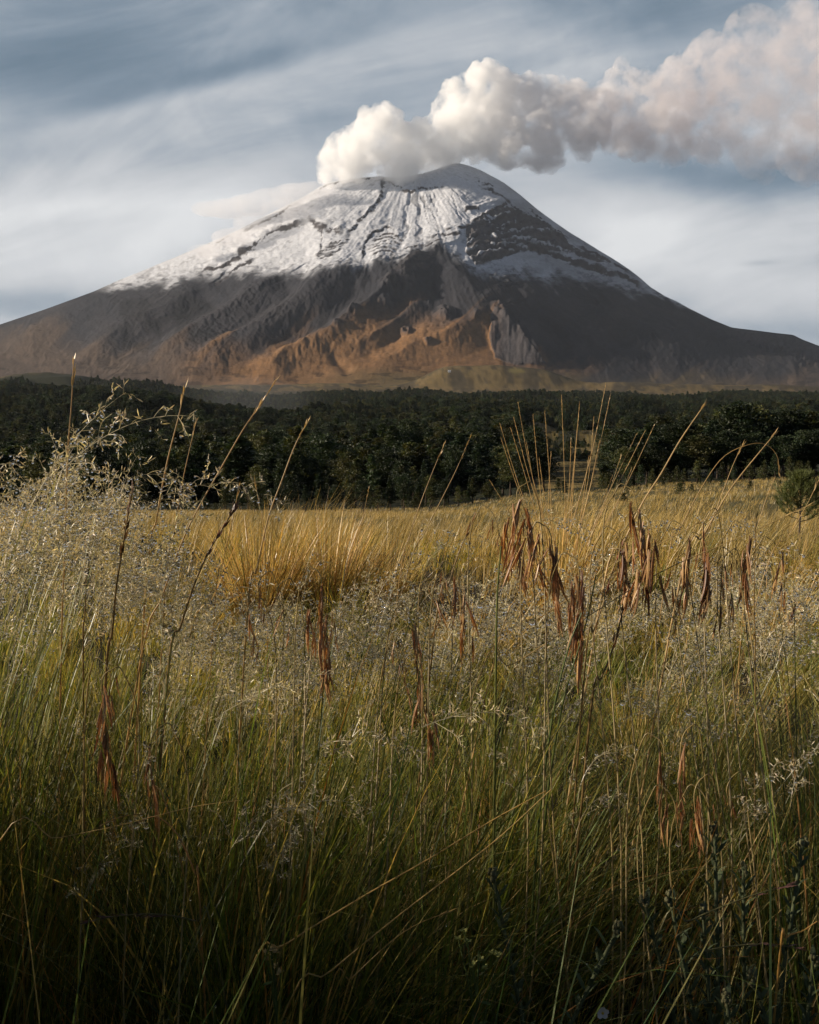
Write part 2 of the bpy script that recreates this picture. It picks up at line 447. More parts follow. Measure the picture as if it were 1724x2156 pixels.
# spurs and gullies of the lower slopes, all running down and away from the summit
RIDGES = [([(925, 536), (880, 566), (826, 612), (782, 650), (743, 679), (700, 712), (655, 740), (590, 764), (500, 788), (400, 806)], 120, 62, .30),
          ([(790, 575), (740, 585), (690, 600), (640, 636), (590, 670), (530, 705), (470, 742), (400, 775), (320, 800)], 100, 52, .30),
          ([(600, 592), (545, 630), (490, 662), (430, 700), (360, 740), (280, 775)], 70, 50, .25),
          ([(430, 606), (370, 648), (310, 676), (258, 704), (200, 745), (150, 780)], 62, 48, .3),
          ([(250, 610), (170, 660), (90, 705), (0, 745)], 34, 52, .2),
          ([(945, 560), (985, 605), (1020, 645), (1046, 671)], 50, 46, 0),
          ([(1046, 669), (1005, 686), (950, 710), (890, 735), (820, 758), (720, 786)], 66, 52, .25),
          ([(1046, 669), (1080, 702), (1120, 740), (1170, 782)], 96, 44, 0),
          ([(900, 640), (860, 672), (815, 702), (760, 735), (700, 762)], 46, 32, .2),
          ([(1090, 612), (1150, 665), (1215, 715), (1290, 770)], 44, 60, 0),
          ([(1240, 612), (1310, 668), (1390, 725), (1480, 775)], 44, 66, 0),
          ([(1420, 650), (1500, 700), (1600, 750)], 34, 60, 0),
          ([(650, 742), (610, 752), (575, 776), (545, 800)], 40, 26, 0),
          ([(480, 772), (430, 790), (390, 812)], 26, 24, 0),
          ([(780, 604), (735, 648), (690, 682), (640, 714), (585, 745), (520, 770)], -70, 34, 0),
          ([(640, 604), (600, 640), (545, 680), (490, 716), (430, 752)], -48, 30, 0),
          ([(470, 622), (400, 672), (335, 715), (270, 755)], -44, 34, 0),
          ([(880, 690), (840, 722), (790, 745), (740, 770)], -26, 20, 0),
          ([(700, 752), (725, 775), (745, 792)], -22, 12, 0),
          ([(1100, 660), (1160, 720), (1220, 770)], -30, 44, 0)]
for a in RIDGES: ridge(*a)
for cx_, cy_, a_, w_ in [(935, 668, 34, 22), (856, 707, 26, 13), (900, 732, 22, 9), (820, 625, 30, 20), (860, 610, 26, 20), (815, 655, 22, 15), (745, 680, 26, 13), (712, 708, 20, 10), (1000, 682, 20, 10), (1046, 668, 26, 15)]:
    d = np.hypot((PXw - cx_) / 1.25, PYw - cy_)
    k = sstep(w_, w_ * .35, d); H += a_ * k * (1 + .5 * fine); rock = np.maximum(rock, k * sstep(-.15, .25, fine + .3) * .8)
# the dark cliff right of the spur
k = in_poly(PXw, PYw, [(1040, 672), (1062, 690), (1095, 715), (1115, 745), (1150, 778), (1090, 772), (1040, 752), (1034, 726), (1028, 705)])
rock = np.maximum(rock, k * .9); H += k * 16 * ridged(PX / 14, PY / 50, 3, 71)
# cliffs of the right shoulder
k = sstep(1500, 1580, PX) * sstep(0, 8, PY - np.interp(PX, crest[:, 0], crest[:, 1])) * sstep(44, 26, PY - np.interp(PX, crest[:, 0], crest[:, 1]) - 8 * fine - .06 * (PX - 1600))
rock = np.maximum(rock, k * .8); H += k * 26 * ridged(PX / 30, PY / 60, 4, 73)
# rock bands of the snow field
ledge([(645, 463), (624, 472), (589, 485), (564, 497), (547, 510), (525, 525), (500, 542), (465, 564), (444, 572), (408, 580)], 20, 6, 40)
ledge([(720, 492), (690, 480), (668, 470), (645, 463)], 16, 8, 26, brk=.4)
ledge([(624, 430), (589, 449), (555, 468), (508, 492)], 10, 3, 26, brk=.5)
ledge([(538, 543), (510, 563), (487, 580), (455, 601)], 12, 3.5, 24)
ledge([(480, 500), (455, 512)], 8, 4, 18, brk=.5)
ledge([(664, 470), (679, 487), (680, 504), (668, 545)], 8, 3, 18, brk=.35)
for yy_, a, b in [(512, 690, 735), (520, 680, 733), (528, 672, 727), (537, 664, 722), (546, 663, 705)]:
    ledge([(a, yy_ + 5), ((a + b) / 2, yy_ + 1), (b, yy_ - 6)], 9, 3.6, 12, brk=.35)
ledge([(807, 371), (803, 401), (786, 440), (760, 461), (743, 482), (722, 500)], 12, 5, 24, brk=.55)
ledge([(672, 397), (695, 388), (718, 380)], 8, 1.6, 16)
ledge([(816, 382), (837, 391), (850, 395)], 9, 2.2, 16)
ledge([(846, 401), (878, 403)], 10, 2.4, 16)
ledge([(876, 394), (905, 397), (936, 395)], 11, 2.6, 18)
ledge([(760, 372), (780, 374)], 6, 1.6, 12)
ledge([(763, 560), (765, 538), (769, 508), (786, 487), (812, 480), (833, 491)], 14, 3.6, 22)
for yy_, a, b in [(498, 786, 832), (508, 778, 840), (518, 775, 846), (529, 772, 845), (540, 775, 840), (552, 778, 835)]:
    ledge([(a, yy_ + 2), ((a + b) / 2, yy_ - 2), (b, yy_ + 3)], 7, 2.8, 9, brk=.5)
ledge([(829, 504), (838, 506), (847, 518)], 14, 4.5, 12)
ledge([(848, 545), (880, 535), (905, 527), (935, 514)], 12, 3.4, 18)
ledge([(935, 488), (970, 483), (991, 478)], 12, 3, 18)
ledge([(905, 510), (940, 500), (975, 496)], 9, 2.6, 14, brk=.3)
for k_, (dy_) in enumerate([0, 11, 22]):
    ledge([(830, 592 + dy_ * .3), (867, 566 + dy_), (910, 548 + dy_ * .8), (930, 538 + dy_ * .5)], 10, 3.6, 14, brk=.35)
ledge([(975, 445), (990, 440), (1010, 447)], 14, 5, 20)
# layered crag on the right
ledge([(990, 473), (1004, 466), (1030, 452), (1052, 440), (1064, 436)], 42, 6.5, 20)
ledge([(985, 487), (1010, 479), (1045, 467), (1085, 455), (1104, 452)], 26, 4.8, 16)
ledge([(984, 505), (1020, 497), (1050, 482), (1090, 470), (1142, 466)], 24, 6.5, 14)
ledge([(985, 522), (1020, 516), (1060, 507), (1085, 497)], 22, 6, 14)
ledge([(1093, 501), (1130, 494), (1170, 500)], 30, 9, 16)
ledge([(1100, 480), (1125, 474), (1158, 478)], 16, 4, 12)
ledge([(1000, 552), (1030, 545), (1060, 533), (1090, 520)], 22, 5.5, 16)
ledge([(995, 535), (1030, 528), (1062, 520)], 14, 3.6, 12)
ledge([(1085, 512), (1110, 522), (1150, 531), (1190, 543), (1230, 558), (1262, 568), (1312, 585)], 26, 6.5, 20)
ledge([(1120, 505), (1165, 512), (1205, 528), (1245, 545), (1285, 563)], 18, 4.6, 16)
ledge([(1215, 522), (1262, 545), (1310, 566), (1332, 577)], 18, 5, 18)
ledge([(1290, 575), (1330, 592), (1352, 600)], 14, 4.5, 16)
ledge([(1010, 390), (1035, 404), (1065, 424), (1100, 452)], 8, 2.6, 18, brk=.45)
ledge([(1000, 382), (1022, 386), (1045, 398)], 7, 2.4, 14, brk=.4)
ledge([(1110, 440), (1150, 474), (1200, 506)], 6, 2.0, 16, brk=.5)
ledge([(1140, 470), (1180, 505), (1240, 545)], 8, 2.6, 16, brk=.5)
k = in_poly(PXw, PYw, [(982, 478), (1062, 432), (1110, 452), (1180, 492), (1215, 535), (1130, 528), (1086, 534), (1000, 562), (980, 535)]).astype(float)
bed = PY + .30 * (PX - 985) * np.where(PX < 1085, 1, -.25) + 7 * w1 + 26 * broad + 4 * fine; bed = bed + 11 * vnoise(bed / 16, PX / 70, 161)
st = np.sin(bed * 2 * math.pi / 17) * (.35 + 1.1 * vnoise(PX / 26, PY / 13, 163)) - .9 * sstep(.45, .75, vnoise(PX / 34, PY / 26, 165))
rock = np.maximum(rock, k * sstep(.75, .2, st + .9 * grit + .5 * fine) * .95); H += k * (9 * st + 12 + 6 * fine)
k = sstep(1020, 1060, PX) * sstep(1330, 1260, PX) * sstep(532, 548, PY - .12 * (PX - 1060)) * sstep(625, 600, PY)
st = np.sin((PY - .13 * (PX - 1060) + 9 * w1 + 7 * fine + 22 * broad) * 2 * math.pi / 13)
rock = np.maximum(rock, k * sstep(.55, .95, st + .5 * grit + .5 * fine - .3 * np.abs(broad2)) * .55 * sstep(-.25, .15, fbm(PX / 45, PY / 20, 3, 151))); H += k * 2.6 * st
# runnels down the snow below the crater
th = np.arctan2(PX - 868, PY - 180) * 260
run = ridged(th / 9 + .35 * w1, PY / 160, 2, 83)
k = sstep(800, 835, PX) * sstep(1000, 960, PX) * sstep(395, 415, PY) * sstep(535, 500, PY)
thin = sstep(.86, .95, ridged(th / 12 + .8 * w1, PY / 120 + .2 * w2, 1, 87)) * k
H += k * 3.5 * run - 5 * thin; rock = np.maximum(rock, thin * sstep(-.1, .5, fbm(PX / 30, PY / 12, 2, 89) + .15) * .55)
# general relief
gul = ridged(aa_ * 9 + .35 * broad, rr_ / 420, 4, 91)
low = sstep(560, 640, PY)
rough = low * .22 * sstep(.1, .5, fbm(PX / 60, PY / 45, 3, 93)) * sstep(740, 700, PY)
drain = ridged((aa_ + .05 * broad + .012 * w1) * 34, rr_ / 120, 4, 95)
fan = sstep(620, 720, PX) * sstep(1062, 1020, PX) * sstep(640, 700, PY); calm = 1 - .85 * fan
H += calm * low * 9 * (drain - .62) * (.5 + sstep(-.3, .4, broad2)) + calm * (9 + 4 * low) * (gul - .6) * 1.4 + 9 * broad * (1 + .5 * low) + (2.4 - .9 * low + 7 * rough * calm) * fine + (1.1 - .5 * low + 2.5 * rough) * grit
edge = np.minimum(1, (PY - np.minimum(cs, 836)[None]) / 14); H *= .12 + .88 * np.clip(edge, 0, 1)
H *= sstep(-.02, .34, g) ** .8
# knolls at the foot
knoll = sstep(0, 18, PY - (758 + ((PX - 1060) / (13 + 9 * (PX > 1060))) ** 2 * .55)) * sstep(830, 800, PY)

n_dir = np.array([0, -.62, .78])
P0 = at(PX, PY, Yv) + H[..., None] * n_dir
# ---- what covers it
snowline = SN + 13 * fbm(PX / 40, PY / 40, 4, 101) + 20 * fbm(th / 9, PY / 90, 3, 103) - 26 * (gul - .6)
snow = sstep(14, -26, PY - snowline)
dust = sstep(-75, 0, PY - snowline) * sstep(.05, .75, fbm(PX / 12, PY / 6, 4, 107) * .9 + .5 * ridged(th / 7, PY / 40, 2, 109) - .1)
snow = snow * (1 - .85 * dust * sstep(-60, -5, PY - snowline))
speck = .55 * sstep(.34, .60, .6 * fbm(PX / 8, PY / 4.5, 4, 113) + .75 * fbm(aa_ * 42, rr_ / 55, 4, 117) + .28 * sstep(60, 0, snowline - PY) + .1 * sstep(720, 800, PX) * sstep(830, 800, PX) * sstep(470, 400, PY))
snow = snow * (1 - .55 * speck)
snow = snow * (1 - rock * .97)
right_grey = sstep(985, 1090, PX + .35 * (PY - 480))  # snow turns greyer towards the right
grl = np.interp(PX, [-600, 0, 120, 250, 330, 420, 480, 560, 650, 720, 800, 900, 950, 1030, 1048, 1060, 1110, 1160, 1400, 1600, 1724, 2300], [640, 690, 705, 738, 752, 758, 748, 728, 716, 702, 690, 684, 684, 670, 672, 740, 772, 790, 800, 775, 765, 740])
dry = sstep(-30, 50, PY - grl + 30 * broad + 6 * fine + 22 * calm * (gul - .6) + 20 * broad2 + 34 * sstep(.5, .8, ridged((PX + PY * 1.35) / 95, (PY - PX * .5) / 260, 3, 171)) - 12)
ashc = np.array([.023, .0245, .031]) * (1 + .18 * broad + .22 * fine)[..., None]
ash2 = np.array([.037, .033, .034])
m = sstep(560, 700, PY)[..., None] * sstep(-.3, .5, broad + .3)[..., None] * .55
cc = ashc * (1 - m) + ash2 * m
cc = cc * (1 + .55 * (drain - .62) * low)[..., None]
flank_shade = sstep(.0, .35, sstep(250, 275, PX - 20 * w1) * sstep(500, 430, PX) * sstep(628, 650, PY) * sstep(752, 735, PY + 10 * w2) * (ridged(PX / 70, PY / 50, 3, 121) - .45) * 2.4)  # shade on the left flank, painted into the ash colour as darker patches
cc = cc * (1 - .45 * flank_shade[..., None])
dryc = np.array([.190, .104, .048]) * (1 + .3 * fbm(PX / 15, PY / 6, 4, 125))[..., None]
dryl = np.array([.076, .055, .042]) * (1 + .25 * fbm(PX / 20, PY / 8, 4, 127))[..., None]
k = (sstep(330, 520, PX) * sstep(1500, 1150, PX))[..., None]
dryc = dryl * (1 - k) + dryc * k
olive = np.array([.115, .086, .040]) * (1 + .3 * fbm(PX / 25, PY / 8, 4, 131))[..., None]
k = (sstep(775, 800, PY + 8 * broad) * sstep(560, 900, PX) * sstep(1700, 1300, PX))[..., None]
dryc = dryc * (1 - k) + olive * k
scrub = sstep(.12, .4, fbm(PX / 28, PY / 7, 4, 135)) * dry * sstep(740, 790, PY)
dryc = dryc * (1 - .5 * scrub[..., None])
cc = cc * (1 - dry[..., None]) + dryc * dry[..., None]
rc = np.array([.052, .047, .049]) * (1 + .35 * fine + .25 * grit)[..., None]
cc = cc * (1 - rock[..., None]) + rc * rock[..., None]
snc = np.array([.50, .515, .55]) * (1 - .30 * right_grey * sstep(.25, .75, fbm(PX / 40, PY / 18, 4, 141) * .5 + .55) - .12 * right_grey + .05 * fine)[..., None]
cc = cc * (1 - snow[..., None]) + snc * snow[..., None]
# far side, falling away
b = np.linspace(0, 1, nb + 1)[1:, None]
Yb = 8000 + 3600 * b + 0 * PXc[None]
zb = P0[-1, :, 2][None] * (1 - b) ** 1.15 + 150 * b - 90 * np.exp(-((PXc[None] - 830) / 130) ** 2) * np.exp(-((b - .08) / .05) ** 2)
xb = P0[-1, :, 0][None] * (1 + .25 * b)
Pb = np.stack([xb, Yb, zb], -1)
Vm = np.concatenate([P0, Pb]).reshape(-1, 3)
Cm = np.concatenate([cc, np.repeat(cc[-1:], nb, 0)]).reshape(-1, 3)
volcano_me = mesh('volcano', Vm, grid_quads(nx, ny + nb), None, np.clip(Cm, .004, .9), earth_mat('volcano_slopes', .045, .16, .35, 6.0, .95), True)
volcano = tag(obj('volcano', volcano_me), 'snow capped volcano cone with dark ash slopes and layered crags', 'volcano', kind='structure')
# ------------------------------------------------------------------ trees
def rand_unit(n):
    v = rng.normal(size=(n, 3)); return v / np.linalg.norm(v, axis=1, keepdims=True)


def sprays(cen, nor, length, width, spread=.8):
    """needle sprays: narrow tapering blades growing from cen along nor"""
    n = len(cen)
    d = nor + spread * rand_unit(n); d /= np.linalg.norm(d, axis=1, keepdims=True)
    w = np.cross(d, rand_unit(n)); w /= np.linalg.norm(w, axis=1, keepdims=True) + 1e-9
    l = length * rng.uniform(.6, 1.3, n)[:, None]; wd = width * rng.uniform(.6, 1.3, n)[:, None]
    V = np.stack([cen - w * wd * .35, cen + w * wd * .35, cen + d * l * .6 + w * wd * .5, cen + d * l + w * wd * .08, cen + d * l * .6 - w * wd * .5], 1)
    i = np.arange(n * 5).reshape(n, 5)
    return V.reshape(-1, 3), i[:, [0, 1, 2, 4]], i[:, [4, 2, 3]]


needle_mat = plant_mat('pine_needles', .55, .25, .25, .3, 1.2, (1.15, 1.1, .5), .45)
bark_mat = plant_mat('pine_bark', .9, .1, 0, .4, 4.0)
g_dark = np.array([.024, .037, .016]); g_olive = np.array([.050, .056, .019]); g_blue = np.array([.024, .038, .022])


def pine(height, kind, nclump, per, tone, lean=.02):
    """trunk with limbs, and a crown of needle sprays set out on the limb ends"""
    tb = MB(); cb = MB()
    k = np.linspace(0, 1, 9)
    bend = lean * height * np.array([rng.normal(), rng.normal()])
    path = np.stack([bend[0] * k ** 2, bend[1] * k ** 2, height * .97 * k], -1)
    r0 = height * .016 + .03
    tb.add(*tube(path, r0 * (1 - .92 * k) * np.where(k == 0, 1.35, 1), 7), C=(.060, .045, .034))
    base = .22 if kind == 'tall' else (.12 if kind == 'young' else .3)
    for q in range(nclump):
        t = base + (1 - base) * ((q + rng.uniform(.1, .9)) / nclump) ** .9
        if kind == 'young': env = .30 * (1 - (t - base) / (1 - base)) ** .8 + .035
        elif kind == 'tall': uu_ = (t - base) / (1 - base); env = .235 * (1 - uu_) ** .75 * min(1, uu_ * 5 + .35) + .018
        else: env = .33 * math.sin(math.pi * min(1, .1 + .85 * (t - base) / (1 - base))) ** .6 + .03
        env *= height * rng.uniform(.55, 1.12)
        a = q * 2.4 + rng.uniform(-.5, .5)
        org = np.array([bend[0] * t * t, bend[1] * t * t, height * .97 * t])
        up = env * rng.uniform(.05, .5)
        tip = org + np.array([math.cos(a) * env * .75, math.sin(a) * env * .75, up])
        midp = (org + tip) / 2 - np.array([0, 0, .08 * env])
        tb.add(*tube(np.stack([org, midp, tip]), [r0 * .28 * (1.05 - t), r0 * .2 * (1.05 - t), r0 * .06], 4), C=(.055, .042, .032))
        size = np.array([.40, .40, .26]) * (env * .75 + .035 * height) * rng.uniform(.8, 1.2)
        p = rand_unit(per) * rng.uniform(.35, 1, (per, 1)) ** .6
        p[:, 2] = np.where(p[:, 2] < -.2, p[:, 2] * .4, p[:, 2])
        cen = org + (tip - org) * rng.uniform(.35, 1.0, (per, 1)) + p * size
        nor = p + np.array([0, 0, .45]); nor /= np.linalg.norm(nor, axis=1, keepdims=True)
        V, Q, T = sprays(cen, nor, .045 * height * .55 + .18, .02 * height * .55 + .05)
        tone_c = tone * rng.uniform(.8, 1.2) * np.array([rng.uniform(.9, 1.2), 1, 1])
        cb.add(V, Q, T, C=np.repeat(tone_c * rng.uniform(.75, 1.3, (per, 1)), 5, 0))
    return tb.mesh('trunk', bark_mat), cb.mesh('crown', needle_mat, False)


protos = {
    'tall': [(pine(15, 'tall', 44, 80, t), 15) for t in (g_dark, g_olive * .85, g_dark * 1.1, g_blue)],
    'round': [(pine(12, 'round', 40, 84, t), 12) for t in (g_dark, g_olive, g_dark * 1.15)],
    'young': [(pine(6, 'young', 26, 46, t), 6) for t in (g_olive, g_olive * .9, g_dark * 1.25)],
}


def plant_tree(x, y, h, kind, label, group, name='pine_tree', var=None, wide=1.0, z=None):
    (tm, cm), h0 = protos[kind][int(rng.integers(len(protos[kind]))) if var is None else var]
    e = obj(name, None, loc=(x, y, (ground_z(x, y) if z is None else z) - .05))
    e.rotation_euler = (0, 0, rng.uniform(0, 6.28))
    s = h / h0; e.scale = (s * wide, s * wide, s)
    tag(e, label, 'tree', group)
    obj('trunk', tm, e); obj('crown', cm, e)
    return e


def tree_px(px, y, top, kind, label, group, **kw):
    x = (px - CX) / F * y
    z0 = float(ground_z(x, y))
    h = float(at(px, top, y)[2]) - z0
    return plant_tree(x, y, max(h, 1.5), kind, label, group, **kw)


GR = 'tall pines of the dark stand at the right edge of the meadow'
special = {(1110, 232): 'dark spreading pine standing apart, right behind the sheaf of tall straw stalks',
           (1305, 228): 'dark broad pine at the left end of the dark stand, right of the clearing',
           (1555, 236): 'tallest broad pine, its rounded top highest of the dark stand',
           (1445, 232): 'tall pine at the left shoulder of the dark stand, clearing beside its top',
           (1655, 240): 'olive green tall pine in the dark stand, right of its highest rounded top'}
for px, y, top, kind in [(1075, 238, 955, 'round'), (1110, 232, 935, 'round'), (1145, 236, 955, 'tall'), (1060, 252, 990, 'tall'), (1305, 228, 912, 'round'), (1322, 240, 930, 'tall'),
                         (1335, 232, 915, 'tall'), (1362, 245, 935, 'round'), (1395, 236, 930, 'tall'), (1420, 240, 915, 'tall'), (1445, 232, 893, 'tall'), (1472, 244, 905, 'round'), (1498, 236, 890, 'tall'),
                         (1525, 246, 872, 'tall'), (1555, 236, 860, 'round'), (1582, 246, 868, 'round'), (1606, 236, 895, 'tall'), (1632, 246, 880, 'round'), (1655, 240, 872, 'tall'), (1682, 246, 880, 'round'),
                         (1708, 238, 872, 'tall'), (1735, 244, 878, 'round'), (1765, 238, 885, 'tall'), (1800, 242, 880, 'round'), (1500, 226, 935, 'tall'), (1560, 228, 920, 'tall'), (1620, 228, 925, 'tall'), (1690, 226, 915, 'round'), (1395, 226, 955, 'round'), (1340, 224, 955, 'round'), (1745, 226, 930, 'tall'), (1318, 222, 950, 'round'), (1372, 222, 945, 'round'), (1432, 224, 940, 'round'), (1468, 222, 925, 'round'), (1530, 224, 915, 'round'), (1588, 224, 920, 'round'), (1650, 222, 925, 'round'), (1716, 224, 915, 'round'), (1412, 232, 905, 'round'), (1540, 240, 880, 'round')]:
    tree_px(px, y, top - 6, 'round' if kind == 'tall' and px % 2 else kind, special.get((px, y), 'tall dense pine crowded into the dark stand right of the meadow'), GR, wide=1.35)
GY = 'young pines in front of the dark stand at right'
for px, y, top in [(1238, 208, 992), (1268, 202, 996), (1300, 207, 985), (1322, 200, 990), (1348, 206, 978), (1372, 198, 986), (1398, 204, 972), (1425, 199, 980), (1440, 193, 985), (1468, 205, 968), (1495, 200, 985), (1520, 206, 972),
                   (1545, 196, 975), (1578, 204, 965), (1608, 200, 968), (1632, 207, 955), (1662, 204, 960), (1700, 206, 970), (1735, 205, 960)]:
    tree_px(px, y, top, 'young', 'small young pine with thin bare trunk in front of the dark stand', GY, name='young_pine', wide=1.1)
for px, y, top, lab in [(1437, 172, 1010, 'tiny round shrub pine alone on the right slope of the meadow'), (1322, 168, 1012, 'low dark pine bush left of a tiny round shrub pine'),
                        (1190, 182, 1012, 'low young pine bush at the meadow edge below the clearing'), (1520, 150, 1008, 'low scrubby pine bush on the right meadow, below the young pine row')]:
    tree_px(px, y, top, 'young', lab, None, name='young_pine', wide=1.5)
GM = 'pines along the far edge of the meadow'
sp2 = {(612, 214): 'dark full pine standing highest at the left of the far meadow edge', (850, 212): 'olive green pine standing highest in the middle of the far meadow edge'}
for px, y, top, kind in [(395, 232, 1040, 'young'), (430, 226, 1035, 'round'), (470, 236, 1030, 'young'), (505, 224, 1040, 'round'), (540, 230, 1025, 'young'), (575, 222, 1030, 'round'), (612, 214, 1003, 'round'), (642, 226, 1020, 'tall'), (672, 218, 1030, 'young'),
                         (705, 226, 1022, 'round'), (738, 216, 1028, 'young'), (765, 228, 1012, 'round'), (795, 220, 1022, 'young'), (822, 230, 1010, 'tall'), (850, 212, 1000, 'round'), (880, 224, 1015, 'round'), (908, 220, 1025, 'young'), (935, 226, 1012, 'round'),
                         (965, 218, 1022, 'young'), (995, 226, 1005, 'tall'), (1025, 218, 1018, 'round'), (1050, 214, 1025, 'young'), (1175, 222, 1006, 'young'), (350, 230, 1045, 'round'), (300, 226, 1050, 'young'), (250, 230, 1040, 'round'), (180, 226, 1045, 'round'), (100, 230, 1040, 'tall'), (20, 228, 1040, 'round')]:
    k_ = 'tall' if kind == 'round' and px % 2 == 0 and (px, y) not in sp2 else kind
    tree_px(px, y if (px, y) in sp2 or px % 3 else y - 28, top, k_, sp2.get((px, y), 'bushy green pine in the row along the far edge of the golden meadow'), GM, wide=1.25)
GB = 'low pine scrub along the edge of the meadow'
for q in range(64):
    px = rng.uniform(1225, 1800) if q < 30 else rng.uniform(-40, 1130)
    y = rng.uniform(216, 238) if q % 4 else rng.uniform(185, 216)
    plant_tree((px - CX) / F * y, y, rng.uniform(1.8, 4.6), 'young', 'low dark pine scrub along the edge of the meadow', GB, name='pine_scrub', wide=rng.uniform(1.3, 2.0))
for q in range(22):
    px = rng.uniform(1230, 1790); y = rng.uniform(70, 190)
    plant_tree((px - CX) / F * y, y, rng.uniform(.7, 1.6), 'young', 'low dark shrub dotted over the golden meadow at right', 'shrubs dotted over the right meadow', name='shrub', wide=rng.uniform(1.6, 2.4))
# the lone young pine on the meadow, its boughs upswept, long needles in tufts
tb = MB(); cbm = MB(); Hy = 1.0
yy0 = 27.0; ybase = at(1682, 1150, yy0); ytop = at(1688, 1000, yy0)
Hy = float(ytop[2] - ground_z(ybase[0], yy0))
tb.add(*tube(curve_pts([(0, 0, 0), (.01, .01, Hy * .5), (-.01, 0, Hy * .97)], 12), np.linspace(.028, .006, 12) * Hy / 1.6, 7), C=(.05, .038, .03))
for q in range(30):
    t = .26 + .72 * (q / 29) ** .85; a = q * 2.4 + rng.uniform(-.4, .4)
    ln = Hy * (.42 * (1 - t) ** .7 + .05) * rng.uniform(.75, 1.15)
    o = np.array([0, 0, Hy * t]); d = np.array([math.cos(a), math.sin(a), 0])
    br = curve_pts([o, o + d * ln * .5 + [0, 0, ln * .12], o + d * ln * .9 + [0, 0, ln * .5], o + d * ln + [0, 0, ln * .85]], 9)
    tb.add(*tube(br, np.linspace(.010, .004, 9) * Hy / 1.6, 4), C=(.05, .04, .03))
    for sub in range(3):
        pth = br if sub == 0 else br[3:] + (np.linspace(0, 1, 6)[:, None] * (np.array([-d[1], d[0], .35]) * (1 if sub == 1 else -1) * ln * .45) * [1, 1, 1])
        kk = np.repeat(pth[2:] if sub == 0 else pth, 15, 0)
        dr = (pth[-1] - pth[0]); dr /= np.linalg.norm(dr)
        nor = np.repeat(dr[None] * .8 + [0, 0, .35], len(kk), 0)
        V, Q, T = sprays(kk + rng.normal(size=kk.shape) * .012, nor, .16, .010, .7)
        cbm.add(V, Q, T, C=np.repeat(np.array([.072, .082, .028]) * rng.uniform(.65, 1.35, (len(kk), 1)), 5, 0))
e = obj('young_pine', None, loc=(ybase[0], yy0, float(ground_z(ybase[0], yy0)) - .02))
tag(e, 'lone young pine with upswept boughs on the meadow at the right edge', 'tree')
obj('trunk', tb.mesh('trunk', bark_mat), e); obj('crown', cbm.mesh('crown', needle_mat, False), e)

# nearest pines of the valley forest, one by one
n_ind = 0
GF = 'nearest pines of the valley forest'
cand = []
for _ in range(6000):
    y = 246 * math.exp(rng.uniform(0, 1) ** 1.3 * math.log(520 / 246)); px = rng.uniform(-120, 1850)
    if clear_mask(np.array(px), np.array(y)) > .4 or px > 1290 and y > 330: continue
    if 1080 < px < 1310 and rng.uniform() < .8: continue
    x = (px - CX) / F * y
    if all((x - a) ** 2 + (y - b) ** 2 > 5.6 ** 2 for a, b in cand): cand.append((x, y))
    if len(cand) >= 150: break
for x, y in cand:
    px = CX + F * x / y
    plant_tree(x, y, float(np.clip(rng.normal(10.5, 2.5), 6, 16)), ['tall', 'tall', 'round', 'young'][int(rng.integers(4))], 'dark green pine in the shaded valley forest behind the meadow edge', GF)

# the rest of the wood: one mass
tx, ty = [], []
for y0, y1, gap in [(300, 560, 6.5), (560, 900, 7.0), (900, 1500, 7.6), (1500, 2400, 9.5), (2400, 4300, 14)]:
    xs = np.arange(-.55 * y1, .55 * y1, gap); ys = np.arange(y0, y1, gap)
    X_, Y_ = np.meshgrid(xs, ys)
    X_ = X_ + rng.uniform(-.48, .48, X_.shape) * gap; Y_ = Y_ + rng.uniform(-.48, .48, X_.shape) * gap
    k = np.abs(X_ / Y_) < .50
    tx.append(X_[k]); ty.append(Y_[k])
tx = np.concatenate(tx); ty = np.concatenate(ty)
tpx = CX + F * tx / ty
keep = (clear_mask(tpx, ty) < .42) | (rng.uniform(size=len(tx)) < .03 + .15 * (clear_mask(tpx, ty) < .8)) & (rng.uniform(size=len(tx)) < .93)
keep &= ~((tpx > 1285) & (ty > 335) & (ty < 950))
edge_y = 3900 + 300 * fbm(tpx / 60, tpx * 0, 3, 5) - 900 * sstep(420, 60, tpx) + 200 * sstep(1200, 1500, tpx)
keep &= ty < edge_y
if cand:
    cd = np.array(cand); near = ty < 540
    kk = np.ones(len(tx), bool); idx = np.where(near)[0]
    dd = ((tx[idx, None] - cd[None, :, 0]) ** 2 + (ty[idx, None] - cd[None, :, 1]) ** 2).min(1)
    kk[idx] = dd > 5.2 ** 2; keep &= kk
tx, ty = tx[keep], ty[keep]
tz = ground_z(tx, ty)
th_ = np.clip(rng.normal(13, 3.6, len(tx)), 6, 23) * (1 - .25 * (fbm(tx / 120, ty / 120, 2, 33) > .25)) * np.where(clear_mask(CX + F * tx / ty, ty) > .3, .36, 1)
yawt = rng.uniform(0, 6.28, len(tx)); wid = rng.uniform(.85, 1.25, len(tx))
print('forest trees', len(tx))
fm = bpy.data.meshes.new('forest'); fm.vertices.add(len(tx)); fm.vertices.foreach_set('co', np.stack([tx, ty, tz], -1).astype(np.float32).ravel())
src = [t for k_ in ('tall', 'round', 'young') for t in protos[k_]]
u_ = rng.uniform(size=len(tx)); pick = np.where(u_ < .42, rng.integers(0, 4, len(tx)), np.where(u_ < .72, rng.integers(4, 7, len(tx)), rng.integers(7, 10, len(tx))))
hs_ = np.array([h for _, h in src], float)[pick]
a = fm.attributes.new('pick', 'INT', 'POINT'); a.data.foreach_set('value', pick.astype(np.int32))
sc_ = th_ / hs_
